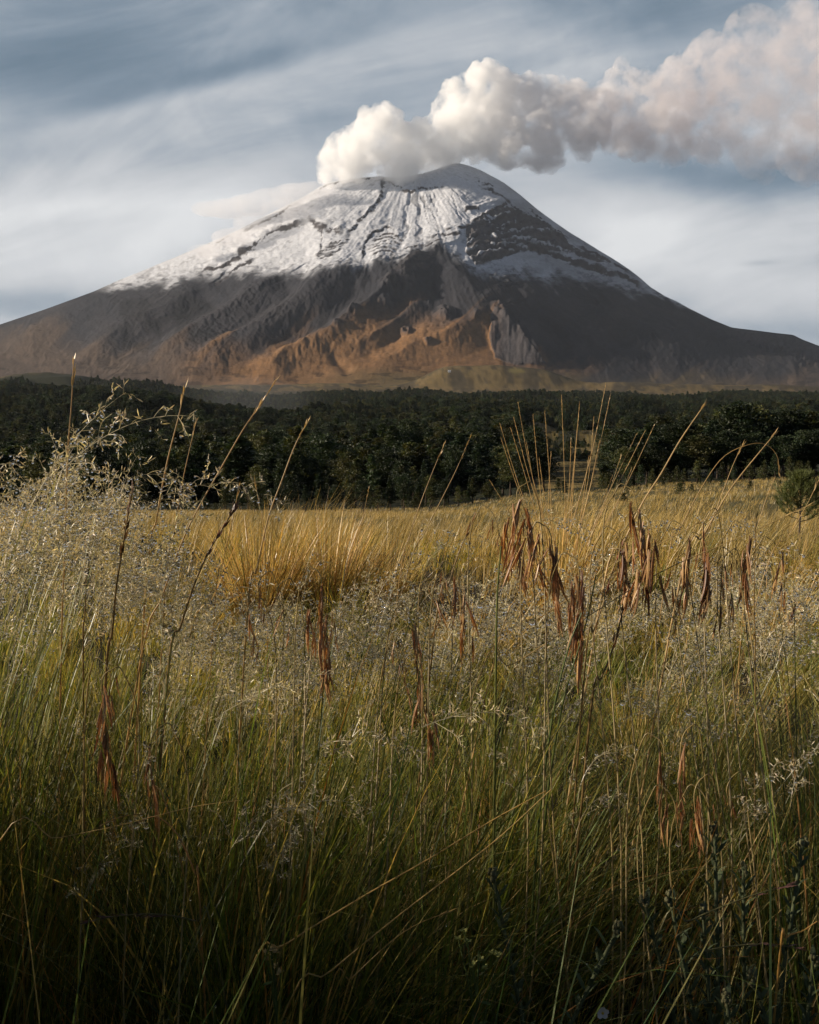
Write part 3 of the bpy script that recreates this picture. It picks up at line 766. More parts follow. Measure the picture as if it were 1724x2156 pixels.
a = fm.attributes.new('size', 'FLOAT_VECTOR', 'POINT'); a.data.foreach_set('vector', np.stack([sc_ * wid * np.where(pick < 4, 1.7, 1.25), sc_ * wid * np.where(pick < 4, 1.7, 1.25), sc_], -1).astype(np.float32).ravel())
a = fm.attributes.new('turn', 'FLOAT_VECTOR', 'POINT'); a.data.foreach_set('vector', np.stack([0 * tx, 0 * tx, yawt], -1).astype(np.float32).ravel())
fo = tag(obj('forest', fm), 'dense dark pine forest covering the valley and hills below the volcano', 'forest', kind='stuff')
gt = bpy.data.node_groups.new('forest', 'GeometryNodeTree')
gt.interface.new_socket('Geometry', in_out='INPUT', socket_type='NodeSocketGeometry')
gt.interface.new_socket('Geometry', in_out='OUTPUT', socket_type='NodeSocketGeometry')
gi = gt.nodes.new('NodeGroupInput'); go = gt.nodes.new('NodeGroupOutput')
jn = gt.nodes.new('GeometryNodeJoinGeometry')
crown_of = {}
for o in COL.objects:
    if o.parent is not None and o.name.startswith('crown'): crown_of.setdefault(o.data.name, o)
for (tm_, cm_), h_ in reversed(src):
    if cm_.name not in crown_of:
        plant_tree(60, 300, h_, 'tall', 'pine', GF, var=((tm_, cm_), h_))
        crown_of[cm_.name] = COL.objects[-1]
    oi = gt.nodes.new('GeometryNodeObjectInfo'); oi.transform_space = 'ORIGINAL'
    oi.inputs['Object'].default_value = crown_of[cm_.name]; oi.inputs['As Instance'].default_value = False
    g2 = gt.nodes.new('GeometryNodeGeometryToInstance')
    gt.links.new(oi.outputs['Geometry'], g2.inputs[0]); gt.links.new(g2.outputs[0], jn.inputs[0])
ip = gt.nodes.new('GeometryNodeInstanceOnPoints'); ip.inputs['Pick Instance'].default_value = True
gt.links.new(gi.outputs[0], ip.inputs['Points']); gt.links.new(jn.outputs[0], ip.inputs['Instance'])
for nm, dt, sock in (('pick', 'INT', 'Instance Index'), ('size', 'FLOAT_VECTOR', 'Scale'), ('turn', 'FLOAT_VECTOR', 'Rotation')):
    na = gt.nodes.new('GeometryNodeInputNamedAttribute'); na.data_type = dt; na.inputs['Name'].default_value = nm
    gt.links.new(na.outputs['Attribute'], ip.inputs[sock])
gt.links.new(ip.outputs[0], go.inputs[0])
fo.modifiers.new('trees', 'NODES').node_group = gt

# scattered pines on the skyline of the far left ridge and single ones on the slopes beyond the forest
GS = 'small far pines on the bare ridge at the foot of the volcano'
for px, y in [(70, 2750), (88, 2760), (112, 2740), (126, 2700), (139, 2720), (148, 2760), (160, 2740), (182, 2700), (200, 2720), (215, 2690), (224, 2680), (262, 2650), (300, 3000), (318, 3050), (372, 3100), (378, 3080)]:
    x = (px - CX) / F * y
    plant_tree(x, y, rng.uniform(13, 21), 'tall', 'tiny far pine on the bare ridge at left below the volcano', GS)

# ------------------------------------------------------------------ two far white huts
wall_mat = earth_mat('whitewash', 3, .1, .1, .02, .8)
roof_mat = earth_mat('sheet_roof', 3, .2, .1, .02, .5)


def box(mb, x0, x1, y0, y1, z0, z1, C):
    V = np.array([(x, y, z) for z in (z0, z1) for y in (y0, y1) for x in (x0, x1)])
    mb.add(V, [(0, 2, 3, 1), (4, 5, 7, 6), (0, 1, 5, 4), (2, 6, 7, 3), (0, 4, 6, 2), (1, 3, 7, 5)], C=C)


def hut(px, py, y, w, d, h, label, roofc):
    p = at(px, py, y); p[2] = float(ground_z(p[0], p[1])) + .3
    e = obj('hut', None, loc=p); tag(e, label, 'hut')
    m = MB(); box(m, -w / 2, w / 2, -d / 2, d / 2, -3, h, (.78, .76, .72)); obj('wall', m.mesh('wall', wall_mat, False), e)
    m = MB(); o = .5; V = [(-w / 2 - o, -d / 2 - o, h + .02), (w / 2 + o, -d / 2 - o, h + .02), (w / 2 + o, d / 2 + o, h + .02), (-w / 2 - o, d / 2 + o, h + .02), (-w / 2 - o, 0, h + d * .28), (w / 2 + o, 0, h + d * .28)]
    m.add(V, [(0, 1, 5, 4), (2, 3, 4, 5), (0, 3, 2, 1)], [(0, 4, 3), (1, 2, 5)], C=roofc); obj('roof', m.mesh('roof', roof_mat, False), e)
    m = MB(); box(m, -.6, .6, -d / 2 - .08, -d / 2 + .05, 0, 2.2, (.05, .04, .03)); obj('door', m.mesh('door', bark_mat, False), e)


hut(946, 779, 4640, 13, 9, 6, 'tiny white hut alone on the grassy knoll at the foot of the volcano', (.55, .55, .55))
hut(613, 833, 3650, 22, 9, 5, 'long low white building among the far forest edge, left of centre', (.6, .6, .6))
# ------------------------------------------------------------------ smoke plume, cloud wisp, mist, haze
def volume_mat(name, scatter, aniso, dens, build=None, step=.1):
    m = bpy.data.materials.new(name); m.use_nodes = True; t = m.node_tree; t.nodes.clear()
    out = t.nodes.new('ShaderNodeOutputMaterial')
    pv = t.nodes.new('ShaderNodeVolumePrincipled')
    pv.inputs['Color'].default_value = (*scatter, 1); pv.inputs['Anisotropy'].default_value = aniso
    pv.inputs['Density'].default_value = dens
    if build: build(t, pv)
    t.links.new(pv.outputs[0], out.inputs['Volume'])
    m.cycles.volume_step_rate = step
    return m


def ico(sub):
    import bmesh
    b = bmesh.new(); bmesh.ops.create_icosphere(b, subdivisions=sub, radius=1)
    V = np.array([v.co[:] for v in b.verts]); T = np.array([[v.index for v in f.verts] for f in b.faces]); b.free()
    return V, T


def balls(mb, cen, rad, sub=2, squash=None):
    V, T = ico(sub); cen = np.asarray(cen, float).reshape(-1, 3); rad = np.asarray(rad, float).reshape(-1, 1, 1)
    sq = np.ones(3) if squash is None else np.asarray(squash)
    P = cen[:, None] + V[None] * rad * sq
    Tn = T[None] + (np.arange(len(cen)) * len(V))[:, None, None]
    mb.add(P.reshape(-1, 3), T=Tn.reshape(-1, 3))


PXM = 3.83                                    # metres per pixel at the crater
lumps = [(700, 366, 30), (692, 340, 26), (712, 312, 30), (735, 300, 30), (722, 350, 38), (752, 330, 44), (775, 268, 30), (768, 240, 15), (800, 250, 28), (815, 236, 20), (826, 250, 22), (800, 300, 50), (840, 300, 42), (845, 345, 46),
         (880, 282, 30), (905, 262, 16), (890, 310, 42), (920, 320, 44), (935, 270, 34), (940, 215, 24), (955, 190, 24), (965, 235, 50), (985, 175, 24), (1010, 160, 26), (1035, 152, 26), (1050, 165, 24), (1020, 205, 52), (1000, 270, 60), (1060, 250, 58),
         (1080, 190, 32), (1110, 178, 24), (1095, 225, 48), (1075, 305, 50), (1130, 215, 42), (1160, 180, 20), (1180, 172, 14), (1140, 270, 52), (1180, 230, 50), (1150, 320, 40), (1215, 210, 36), (1230, 265, 58), (1280, 225, 52),
         (1290, 160, 18), (1308, 138, 18), (1316, 126, 12), (1310, 275, 55), (1345, 205, 52), (1380, 260, 62), (1405, 190, 48), (1440, 155, 44), (1470, 118, 34), (1500, 104, 36), (1530, 112, 40), (1460, 240, 74), (1540, 180, 84), (1570, 260, 78), (1560, 105, 45),
         (1610, 100, 60), (1640, 190, 96), (1660, 280, 78), (1680, 60, 60), (1700, 130, 100), (1750, 240, 105), (1740, 330, 45), (1840, 160, 130), (1850, 290, 90), (1700, 310, 75), (1500, 290, 60), (1420, 300, 52), (1360, 290, 52), (1600, 320, 60), (1790, 340, 60), (1580, 70, 60), (1950, 180, 150), (2060, 150, 150)]
mb = MB()
for px, py, r in lumps:
    yv = 7900 + rng.uniform(-.5, .5) * r * PXM * 1.1 + (px - 700) * .3
    c0 = at(px, py, yv); r0 = r * PXM
    balls(mb, c0, [r0 * .97], 3)
    n_ = 46 if px < 1260 else 20
    d = rand_unit(n_); rr = r0 * rng.uniform(.18, .40, n_)
    balls(mb, c0 + d * (r0 * .93 - rr * .25)[:, None], rr, 2)
    if px < 1260:
        for q in range(0, n_, 2):
            d2 = rand_unit(7); d2 = d2 + d[q]; d2 /= np.linalg.norm(d2, axis=1, keepdims=True)
            r2 = rr[q] * rng.uniform(.3, .5, 7)
            balls(mb, c0 + d[q] * (r0 * .93 - rr[q] * .25) + d2 * rr[q] * .9, r2, 1)
pm = mb.mesh('smoke_plume', None)
po = obj('smoke_plume', pm)
rm = po.modifiers.new('join', 'REMESH'); rm.mode = 'VOXEL'; rm.voxel_size = 13.0
dg = bpy.context.evaluated_depsgraph_get()
solid = bpy.data.meshes.new_from_object(po.evaluated_get(dg)); solid.name = 'smoke_plume'
po.modifiers.clear(); po.data = solid; bpy.data.meshes.remove(pm)


def plume_nodes(t, pv):
    L = t.links.new
    geo = t.nodes.new('ShaderNodeNewGeometry'); sp = t.nodes.new('ShaderNodeSeparateXYZ'); L(geo.outputs['Position'], sp.inputs[0])
    no = N(t, 'ShaderNodeTexNoise', Scale=.0062, Detail=7.0, Roughness=.66, Distortion=.3); L(geo.outputs['Position'], no.inputs['Vector'])
    age = N(t, 'ShaderNodeMapRange'); L(sp.outputs[0], age.inputs['Value'])      # dense at the vent, thinning and ash-tinted downwind
    age.inputs['From Min'].default_value = 500; age.inputs['From Max'].default_value = 2700
    th1 = N(t, 'ShaderNodeMapRange'); L(age.outputs[0], th1.inputs['Value']); th1.inputs['To Min'].default_value = .41; th1.inputs['To Max'].default_value = .44
    d0 = N(t, 'ShaderNodeMath', operation='SUBTRACT'); L(no.outputs[0], d0.inputs[0]); L(th1.outputs[0], d0.inputs[1])
    d1 = N(t, 'ShaderNodeMapRange'); L(d0.outputs[0], d1.inputs['Value']); d1.inputs['From Min'].default_value = 0; d1.inputs['From Max'].default_value = .15
    th2 = N(t, 'ShaderNodeMapRange'); L(age.outputs[0], th2.inputs['Value']); th2.inputs['To Min'].default_value = .015; th2.inputs['To Max'].default_value = .0024
    mu = N(t, 'ShaderNodeMath', operation='MULTIPLY'); L(d1.outputs[0], mu.inputs[0]); L(th2.outputs[0], mu.inputs[1])
    L(mu.outputs[0], pv.inputs['Density'])
    mx = N(t, 'ShaderNodeMix', data_type='RGBA'); L(age.outputs[0], mx.inputs['Factor'])
    mx.inputs[6].default_value = (.9997, .9995, .999, 1); mx.inputs[7].default_value = (.955, .905, .91, 1); L(mx.outputs[2], pv.inputs['Color'])


solid.materials.clear(); solid.materials.append(volume_mat('smoke', (.98, .97, .96), .15, .02, plume_nodes, .05))
tag(po, 'billowing white smoke plume drifting right from the snowy crater', 'smoke', kind='stuff')


def soft_volume(name, label, cat, blobs, color, dens, scale, thr, sub=2, step=.1, squash=(1, .6, .42)):
    mb = MB()
    for px, py, y, r in blobs: balls(mb, at(px, py, y), [r], 3, squash)
    o = obj(name, mb.mesh(name, None))
    r_ = o.modifiers.new('join', 'REMESH'); r_.mode = 'VOXEL'; r_.voxel_size = max(b[3] for b in blobs) / 14
    me = bpy.data.meshes.new_from_object(o.evaluated_get(bpy.context.evaluated_depsgraph_get())); me.name = name
    old = o.data; o.modifiers.clear(); o.data = me; bpy.data.meshes.remove(old)

    def nodes(t, pv):
        L = t.links.new
        geo = t.nodes.new('ShaderNodeNewGeometry')
        no = N(t, 'ShaderNodeTexNoise', Scale=scale, Detail=3.0, Roughness=.5); L(geo.outputs['Position'], no.inputs['Vector'])
        d1 = N(t, 'ShaderNodeMapRange'); L(no.outputs[0], d1.inputs['Value']); d1.inputs['From Min'].default_value = thr; d1.inputs['From Max'].default_value = thr + .35
        d1.inputs['To Max'].default_value = dens; L(d1.outputs[0], pv.inputs['Density'])
    me.materials.clear(); me.materials.append(volume_mat(name, color, .1, dens, nodes, step))
    tag(o, label, cat, kind='stuff')


soft_volume('cloud', 'thin grey cloud wisp lying along the left shoulder of the volcano', 'cloud',
            [(660, 402, 7750, 170), (620, 408, 7780, 190), (575, 420, 7800, 210), (530, 432, 7850, 210), (480, 440, 7900, 190), (440, 440, 7950, 150), (600, 440, 7700, 190), (540, 470, 7650, 190), (490, 500, 7600, 170), (690, 400, 7700, 110), (430, 530, 7600, 140)],
            (.95, .94, .95), .0055, .0035, .33)
soft_volume('mist', 'faint mist drifting over the dip between the left forest hills', 'mist',
            [(450, 846, 1950, 80), (500, 846, 1950, 110), (545, 850, 2000, 105), (600, 852, 2000, 80)], (.9, .92, .95), 0.00032, .010, .25, squash=(1.2, .8, .5))
# ------------------------------------------------------------------ grass
blade_mat = plant_mat('grass_blades', .5, .25, .46, .18, 25.0, (1.25, 1.2, .5))
straw_mat = plant_mat('dry_straw', .38, .5, .36, .22, 40.0, (1.15, 1.05, .75))
husk_mat = plant_mat('dry_husks', .4, .45, .25, .35, 60.0, (1.35, .9, .5))
wool_mat = plant_mat('woolly_leaves', .8, .1, .2, .25, 60.0, (1, 1.1, .7))


def blades(x, y, h, az, a0, a1, w, S, c0, c1, z=None, pw=1.6, twist=1.0):
    """tapering blades rooted at x, y; lean grows from a0 to a1 (radians from upright) towards azimuth az"""
    n = len(x); b = np.broadcast_to
    h, az, a0, a1, w = (b(np.asarray(v, float), (n,)) for v in (h, az, a0, a1, w))
    s = np.linspace(0, 1, S + 1); sm = (s[1:] + s[:-1]) / 2
    til = a0[:, None] + (a1 - a0)[:, None] * sm[None] ** pw
    ds = h[:, None] / S
    hor = np.concatenate([np.zeros((n, 1)), np.cumsum(np.sin(til) * ds, 1)], 1)
    ver = np.concatenate([np.zeros((n, 1)), np.cumsum(np.cos(til) * ds, 1)], 1)
    z = ground_z(x, y) - .01 if z is None else z
    cen = np.stack([x[:, None] + hor * np.cos(az)[:, None], y[:, None] + hor * np.sin(az)[:, None], np.asarray(z)[..., None] + ver], -1)
    fa = az + math.pi / 2 + twist * rng.normal(size=n)
    wd = np.stack([np.cos(fa), np.sin(fa), 0 * fa], -1)
    wp = (1 - s ** 2.2) * .92 + .08
    off = wd[:, None] * (w[:, None] * wp[None] * .5)[..., None]
    V = np.stack([cen - off, cen + off], 2).reshape(-1, 3)
    i = np.arange(n * (S + 1) * 2).reshape(n, S + 1, 2)
    Q = np.stack([i[:, :-1, 0], i[:, :-1, 1], i[:, 1:, 1], i[:, 1:, 0]], -1).reshape(-1, 4)
    f = (s ** 1.5)[None, :, None]
    C = np.repeat((c0[:, None] * (1 - f) + c1[:, None] * f)[:, :, None], 2, 2).reshape(-1, 3)
    return V, Q, C, cen


def palette(n, cols, wts, jit=.25):
    k = rng.choice(len(cols), n, p=np.array(wts) / sum(wts))
    return np.array(cols)[k] * rng.uniform(1 - jit, 1 + jit, (n, 1)) * (1 + .06 * rng.normal(size=(n, 3)))


G_GREEN, G_DEEP, G_OLIVE, G_STRAW, G_GOLD, G_RUST = [.088, .122, .026], [.036, .062, .020], [.185, .17, .042], [.46, .35, .14], [.50, .35, .11], [.30, .14, .05]

# --- meadow of tussocks, from ten metres to the trees
mb = MB()
for y0, y1, gap, nbl, hh, bw, S in [(7.5, 22, .48, 44, .44, .0055, 3), (22, 50, .72, 30, .46, .010, 2), (50, 110, 1.05, 16, .48, .020, 2), (110, 236, 1.6, 10, .5, .036, 2)]:
    xs = np.arange(-.58 * y1, .58 * y1, gap); ys = np.arange(y0, y1, gap)
    X_, Y_ = np.meshgrid(xs, ys); X_ = X_ + rng.uniform(-.5, .5, X_.shape) * gap; Y_ = Y_ + rng.uniform(-.5, .5, X_.shape) * gap
    k = (np.abs(X_ / Y_) < .52) & (rng.uniform(size=X_.shape) < .9); X_, Y_ = X_[k], Y_[k]
    pxm = CX + F * X_ / Y_
    dens = fbm(X_ / 2.2, Y_ / 2.2, 3, 201)
    k = rng.uniform(size=len(X_)) < .12 + sstep(-.28, .12, dens); X_, Y_, dens = X_[k], Y_[k], dens[k]
    m = len(X_)
    tone = np.where((fbm(X_ / 5, Y_ / 5, 3, 207) + .35 * rng.normal(size=m))[:, None] > .28, np.array([[.13, .12, .042]]), np.where(rng.uniform(size=(m, 1)) < .35, np.array([[.34, .265, .10]]), np.array([[.42, .30, .095]])))
    tone = tone * rng.uniform(.75, 1.2, (m, 1))
    hs = hh * rng.uniform(.75, 1.2, m) * (.55 + 1.1 * sstep(-.35, .45, dens))
    hs = hs * (1 - .55 * sstep(1540, 1630, CX + F * X_ / Y_) * (Y_ < 27))
    n = m * nbl
    r_ = np.sqrt(rng.uniform(size=n)) * gap * .30; t_ = rng.uniform(0, 6.28, n)
    x = np.repeat(X_, nbl) + r_ * np.cos(t_); y = np.repeat(Y_, nbl) + r_ * np.sin(t_)
    az_ = np.arctan2(np.sin(t_) * .55 + .15 * rng.normal(size=n), np.cos(t_) * .55 + .55)
    c0 = np.repeat(tone, nbl, 0) * rng.uniform(.75, 1.25, (n, 1))
    V, Q, C, _ = blades(x, y, np.repeat(hs, nbl) * rng.uniform(.6, 1.15, n), az_, rng.uniform(.05, .5, n), rng.uniform(.5, 1.7, n), bw * rng.uniform(.7, 1.3, n), S, c0, c0 * [1.12, 1.05, .95])
    mb.add(V, Q, C=C)
tag(obj('meadow_grass', mb.mesh('meadow_grass', straw_mat, True)), 'golden tussock grass covering the meadow up to the pines', 'grass', kind='stuff')

# --- the tall grass in front, all round the camera
mb = MB(); drop_pos = []; drop_rad = []


def field(n, y0, y1, left, right, hfun, cols, wts, w, S, lean, bend, green_tip=.5, drops=0, dr=(.0007, .0015), seed=0, clump=.45, tuft=0, tr=.06):
    y = np.sqrt(rng.uniform(y0 ** 2, y1 ** 2, n * 2)); x = rng.uniform(-1, 1, n * 2)
    x = np.where(x < 0, x * (.43 * y + left), x * (.43 * y + right))
    x, y = x[:n], y[:n]; out_az = None
    if tuft:                                             # roots gathered in tufts that fan outwards
        nc = max(4, n // tuft); ci = rng.integers(0, nc, n); r_ = np.sqrt(rng.uniform(size=n)) * tr * rng.uniform(.6, 1.5, nc)[ci]; t_ = rng.uniform(0, 6.28, n)
        x = x[:nc][ci] + r_ * np.cos(t_); y = y[:nc][ci] + r_ * np.sin(t_); out_az = (t_, r_ / tr, ci, nc)
    else:
        k = rng.uniform(size=n) < .6 + clump * fbm(x / .35, y / .35, 2, 211 + seed); x, y = x[k], y[k]; n = len(x)
    h = hfun(x, y) * rng.uniform(.55, 1.12, n)
    c0 = palette(n, cols, wts)
    if tuft:
        h = h * rng.uniform(.72, 1.15, out_az[3])[out_az[2]]; own = palette(out_az[3], cols, wts)[out_az[2]]; mk = rng.uniform(size=(n, 1)) < .65; c0 = np.where(mk, own * rng.uniform(.75, 1.25, (n, 1)), c0)
    mixs = rng.uniform(.0, green_tip, (n, 1)); c1 = c0 * (1 - mixs) + np.array([.33, .25, .085]) * mixs
    az_ = rng.normal(.15, .75, n)
    if tuft: az_ = np.arctan2(np.sin(out_az[0]) * .8, np.cos(out_az[0]) * .8 + .5) + rng.normal(0, .3, n)
    px = CX + F * x / y
    lf = sstep(560, 250, px)
    az_ = az_ + lf * rng.normal(0, 1.2, n)
    a0 = np.abs(rng.normal(lean, .16, n)) * (1 - .5 * lf); a1 = a0 + np.abs(rng.normal(bend, .35, n)) * (1 - .4 * lf)
    if tuft: a0 = a0 * .6 + .30 * out_az[1] * rng.uniform(.3, 1.2, n); a1 = a1 + rng.uniform(.3, 1.3, n) * (rng.uniform(size=n) < .35)
    V, Q, C, cen = blades(x, y, h, az_, a0, a1, w * rng.uniform(.55, 1.35, n), S, c0, c1)
    mb.add(V, Q, C=C)
    if drops:
        i = rng.integers(0, n, drops); j = rng.integers(2, S + 1, drops); f = rng.uniform(0, 1, (drops, 1))
        p = cen[i, j - 1] * (1 - f) + cen[i, j] * f
        drop_pos.append(p + rng.normal(size=p.shape) * .0012); drop_rad.append(rng.uniform(*dr, drops) ** 1.0)


near_h = lambda x, y: np.clip(1.13 - .255 * y + .05 * fbm(x / .3, y / .3, 2, 221) * 2, .3, 1.0) * (1 + .18 * sstep(560, 200, CX + F * x / y))
field(10500, 1.32, 2.6, .5, .4, near_h, [G_GREEN, G_DEEP, G_OLIVE, G_STRAW, G_RUST], [.46, .27, .16, .08, .03], .0036, 8, .16, .45, .45, 5600, tuft=120, tr=.065)
field(1300, .85, 1.4, .3, .3, lambda x, y: .42 + 0 * x, [G_GREEN, G_DEEP, G_OLIVE], [.5, .4, .1], .003, 6, .2, .5, .3, 250, seed=3, clump=.7)
field(2600, 1.1, 2.3, .4, .4, lambda x, y: near_h(x, y) * .85, [G_STRAW, G_GOLD, G_RUST, G_OLIVE], [.4, .25, .2, .15], .0024, 7, .30, .7, .4, 600, seed=5)
field(15000, 2.3, 5.6, 1.0, .5, lambda x, y: np.clip(1.13 - .205 * y, .30, .66), [[.13, .16, .034], [.25, .215, .055], G_STRAW, G_GOLD], [.36, .32, .2, .12], .0038, 6, .20, .6, .5, 4600, seed=9, tuft=110, tr=.08)
field(12000, 5.0, 10.5, .8, .8, lambda x, y: .40 + 0 * x, [G_OLIVE, G_STRAW, G_GOLD], [.3, .3, .4], .0058, 4, .24, .7, .3, 0, seed=13, tuft=90, tr=.14)
# unseen grass left of the view, added tall and dense to shade the foreground
n = 17000
y = rng.uniform(-.8, 3.6, n); x = -(.43 * np.maximum(y, .3) + .27) - 2.2 * rng.uniform(0, 1, n) ** 1.3
c0 = palette(n, [G_GREEN, G_DEEP, G_OLIVE], [.5, .3, .2])
V, Q, C, _ = blades(x, y, (1.0 - .40 * sstep(1.15, 2.0, y)) * rng.uniform(.8, 1.1, n), rng.normal(.1, .9, n), .12, .45, .006, 5, c0, c0)
mb.add(V, Q, C=C)
# behind and beside the camera
n = 8000
y = rng.uniform(-2.5, .75, n); x = rng.uniform(-3.2, 2.0, n); k = np.hypot(x, y) > .55; x, y = x[k], y[k]; n = len(x)
c0 = palette(n, [G_GREEN, G_DEEP, G_OLIVE], [.5, .3, .2])
V, Q, C, _ = blades(x, y, rng.uniform(.5, .95, n), rng.normal(.1, .8, n), .15, .6, .005, 4, c0, c0)
mb.add(V, Q, C=C)
tag(obj('tall_grass', mb.mesh('tall_grass', blade_mat, True)), 'dense green and straw coloured tall grass filling the foreground', 'grass', kind='stuff')


# --- open seed panicles beaded with dew
def ribbon(p, w):
    p = np.asarray(p, float); t = np.gradient(p, axis=0)
    a = np.cross(t, rng.normal(size=3)); a /= np.linalg.norm(a, axis=1, keepdims=True) + 1e-12
    w = np.broadcast_to(np.asarray(w, float), (len(p),))[:, None]
    V = np.stack([p - a * w / 2, p + a * w / 2], 1).reshape(-1, 3)
    i = np.arange(len(p) * 2).reshape(-1, 2)
    return V, np.stack([i[:-1, 0], i[:-1, 1], i[1:, 1], i[1:, 0]], -1)


def panicle_proto(Lp, nodes, blen, droop, spl=.0078, tone=(.56, .49, .31), tight=.75):
    m = MB(); dp = []
    s = np.linspace(0, 1, 14); til = droop * s ** 1.4
    ax = np.concatenate([[[0, 0, 0]], np.cumsum(np.stack([np.sin(til[1:]), .15 * np.sin(s[1:] * 3 + droop), np.cos(til[1:])], -1) * Lp / 13, 0)])
    m.add(*ribbon(ax, np.linspace(.0016, .0006, 14)), C=np.array(tone) * .8)
    tg = np.gradient(ax, axis=0); tg /= np.linalg.norm(tg, axis=1, keepdims=True)
    for q in range(nodes):
        t = .10 + .88 * q / (nodes - 1); k = t * 13; i = min(int(k), 12); o = ax[i] * (1 - (k - i)) + ax[i + 1] * (k - i); d0 = tg[i]
        for _ in range(int(rng.integers(1, 4))):
            rd = np.cross(d0, rand_unit(1)[0]); rd /= np.linalg.norm(rd) + 1e-9
            l = blen * (1 - .72 * t) * rng.uniform(.6, 1.25)
            d = d0 * tight + rd * rng.uniform(.35, .95); d /= np.linalg.norm(d)
            f = np.linspace(0, 1, 7)[:, None]
            br = o + d * l * f + np.array([0, 0, -1]) * l * .42 * f ** 2.2 + rd * l * .06 * np.sin(f * 5)
            m.add(*ribbon(br, np.linspace(.0009, .0005, 7)), C=np.array(tone) * .8)
            ns = max(3, int(l / .0072))
            for g_ in np.linspace(.28, 1, ns):
                k2 = g_ * 6; i2 = min(int(k2), 5); b0 = br[i2] * (1 - (k2 - i2)) + br[i2 + 1] * (k2 - i2)
                sd = d * .55 + rand_unit(1)[0] * .8 + [0, 0, -.25]; sd /= np.linalg.norm(sd)
                b1 = b0 + sd * rng.uniform(.001, .006)
                L_ = spl * rng.uniform(.7, 1.3); wv = np.cross(sd, rand_unit(1)[0]); wv /= np.linalg.norm(wv) + 1e-9
                nn = np.cross(sd, wv) * L_ * .12
                V = [b0, b1 - wv * L_ * .14 + sd * L_ * .35, b1 + sd * L_, b1 + wv * L_ * .14 + sd * L_ * .35, b1 + sd * L_ * .4 + nn]
                m.add(V, T=[(0, 4, 1), (0, 3, 4), (1, 4, 2), (4, 3, 2)], C=np.array(tone) * rng.uniform(.6, 1.25) * np.array([1, rng.uniform(.9, 1.05), rng.uniform(.75, 1.1)]))
                dp.append(b1 + sd * L_ * .55 + [0, 0, -.0012])
    V = np.concatenate(m.V); Q = np.concatenate(m.Q); T = np.concatenate(m.T); C = np.concatenate(m.C)
    return V, Q, T, C, np.array(dp)


PAN = [panicle_proto(.20, 12, .085, .9), panicle_proto(.17, 10, .075, 1.5), panicle_proto(.22, 13, .08, .5), panicle_proto(.18, 11, .09, 1.9), panicle_proto(.15, 9, .07, 1.2, tone=(.46, .42, .25)), panicle_proto(.20, 12, .07, 1.1, tone=(.62, .54, .36))]


def put(P, loc, yaw, s, tilt=0.0):
    ct, st = math.cos(tilt), math.sin(tilt); c_, s_ = math.cos(yaw), math.sin(yaw)
    Q_ = np.stack([P[:, 0] * ct + P[:, 2] * st, P[:, 1], -P[:, 0] * st + P[:, 2] * ct], -1)
    return np.stack([Q_[:, 0] * c_ - Q_[:, 1] * s_, Q_[:, 0] * s_ + Q_[:, 1] * c_, Q_[:, 2]], -1) * s + loc


def add_panicle(m, x, y, ztop, pv, yaw, s, pd, drad=(.0011, .0028), tilt=.1, culm=.0022, tone=1.0):
    V, Q, T, C, dp = PAN[pv]
    top = np.array([x, y, ztop])
    m.add(put(V, top, yaw, s, tilt), Q, T, C=C * tone)
    gx = x - math.cos(yaw) * .18 * rng.uniform(.3, 1.3); gy = y - math.sin(yaw) * .18 + rng.uniform(-.05, .05)
    base = np.array([gx, gy, float(ground_z(gx, gy))])
    f = np.linspace(0, 1, 7)[:, None]
    cul = base + (top - base) * f + np.array([-math.cos(yaw), -math.sin(yaw), 0]) * .06 * np.sin(f * math.pi)
    m.add(*ribbon(cul, np.linspace(culm, culm * .6, 7)), C=np.array([.17, .17, .06]) * rng.uniform(.7, 1.6))
    k = rng.uniform(size=len(dp)) < pd
    drop_pos.append(put(dp[k], top, yaw, s, tilt)); drop_rad.append(drad[0] + (drad[1] - drad[0]) * rng.uniform(size=k.sum()) ** 1.7)


sg = MB()
for q in range(520):                                   # the silvery band across the middle
    Y = rng.uniform(2.1, 5.2) if q % 3 else rng.uniform(1.7, 2.6)
    px = rng.uniform(330, 1850) if q % 5 else rng.uniform(-60, 600)
    envl = np.interp(px, [-60, 300, 420, 700, 860, 1200, 1724, 1850], [1090, 1120, 1260, 1240, 1190, 1190, 1170, 1165])
    tip = envl + abs(rng.normal(0, 130)) + 10
    z = CAMZ + Y * (HOR - tip) / F - .12
    if z < .22: continue
    x = (px - CX) / F * Y
    add_panicle(sg, x, Y, z, int(rng.integers(len(PAN))), rng.normal(.1, .8), rng.uniform(.75, 1.15), .26 if Y < 3.2 else .15)
for q in range(105):                                    # the denser mass at the left
    Y = rng.uniform(1.45, 2.5); px = rng.uniform(-90, 350) if q % 4 else rng.uniform(-60, 200)
    tip = np.interp(px, [-90, 60, 150, 260, 350], [1010, 985, 1000, 1040, 1120]) + abs(rng.normal(0, 130))
    z = CAMZ + Y * (HOR - tip) / F - .12
    x = (px - CX) / F * Y
    add_panicle(sg, x, Y, z, int(rng.integers(len(PAN))), rng.normal(.1, .8), rng.uniform(.75, 1.1), .30)
for q in range(26):                                    # lower ones hanging among the green blades
    Y = rng.uniform(1.25, 1.9); px = rng.uniform(0, 1700); tip = rng.uniform(1450, 1800)
    z = CAMZ + Y * (HOR - tip) / F - .10
    if z > .2: add_panicle(sg, (px - CX) / F * Y, Y, z, int(rng.integers(len(PAN))), rng.normal(.1, .9), rng.uniform(.5, .85), .10, tone=.8)
tag(obj('seed_grass', sg.mesh('seed_grass', straw_mat, True)), 'silvery open seed panicles of the tall grass, beaded with dew', 'seed grass', kind='stuff')

PG = None


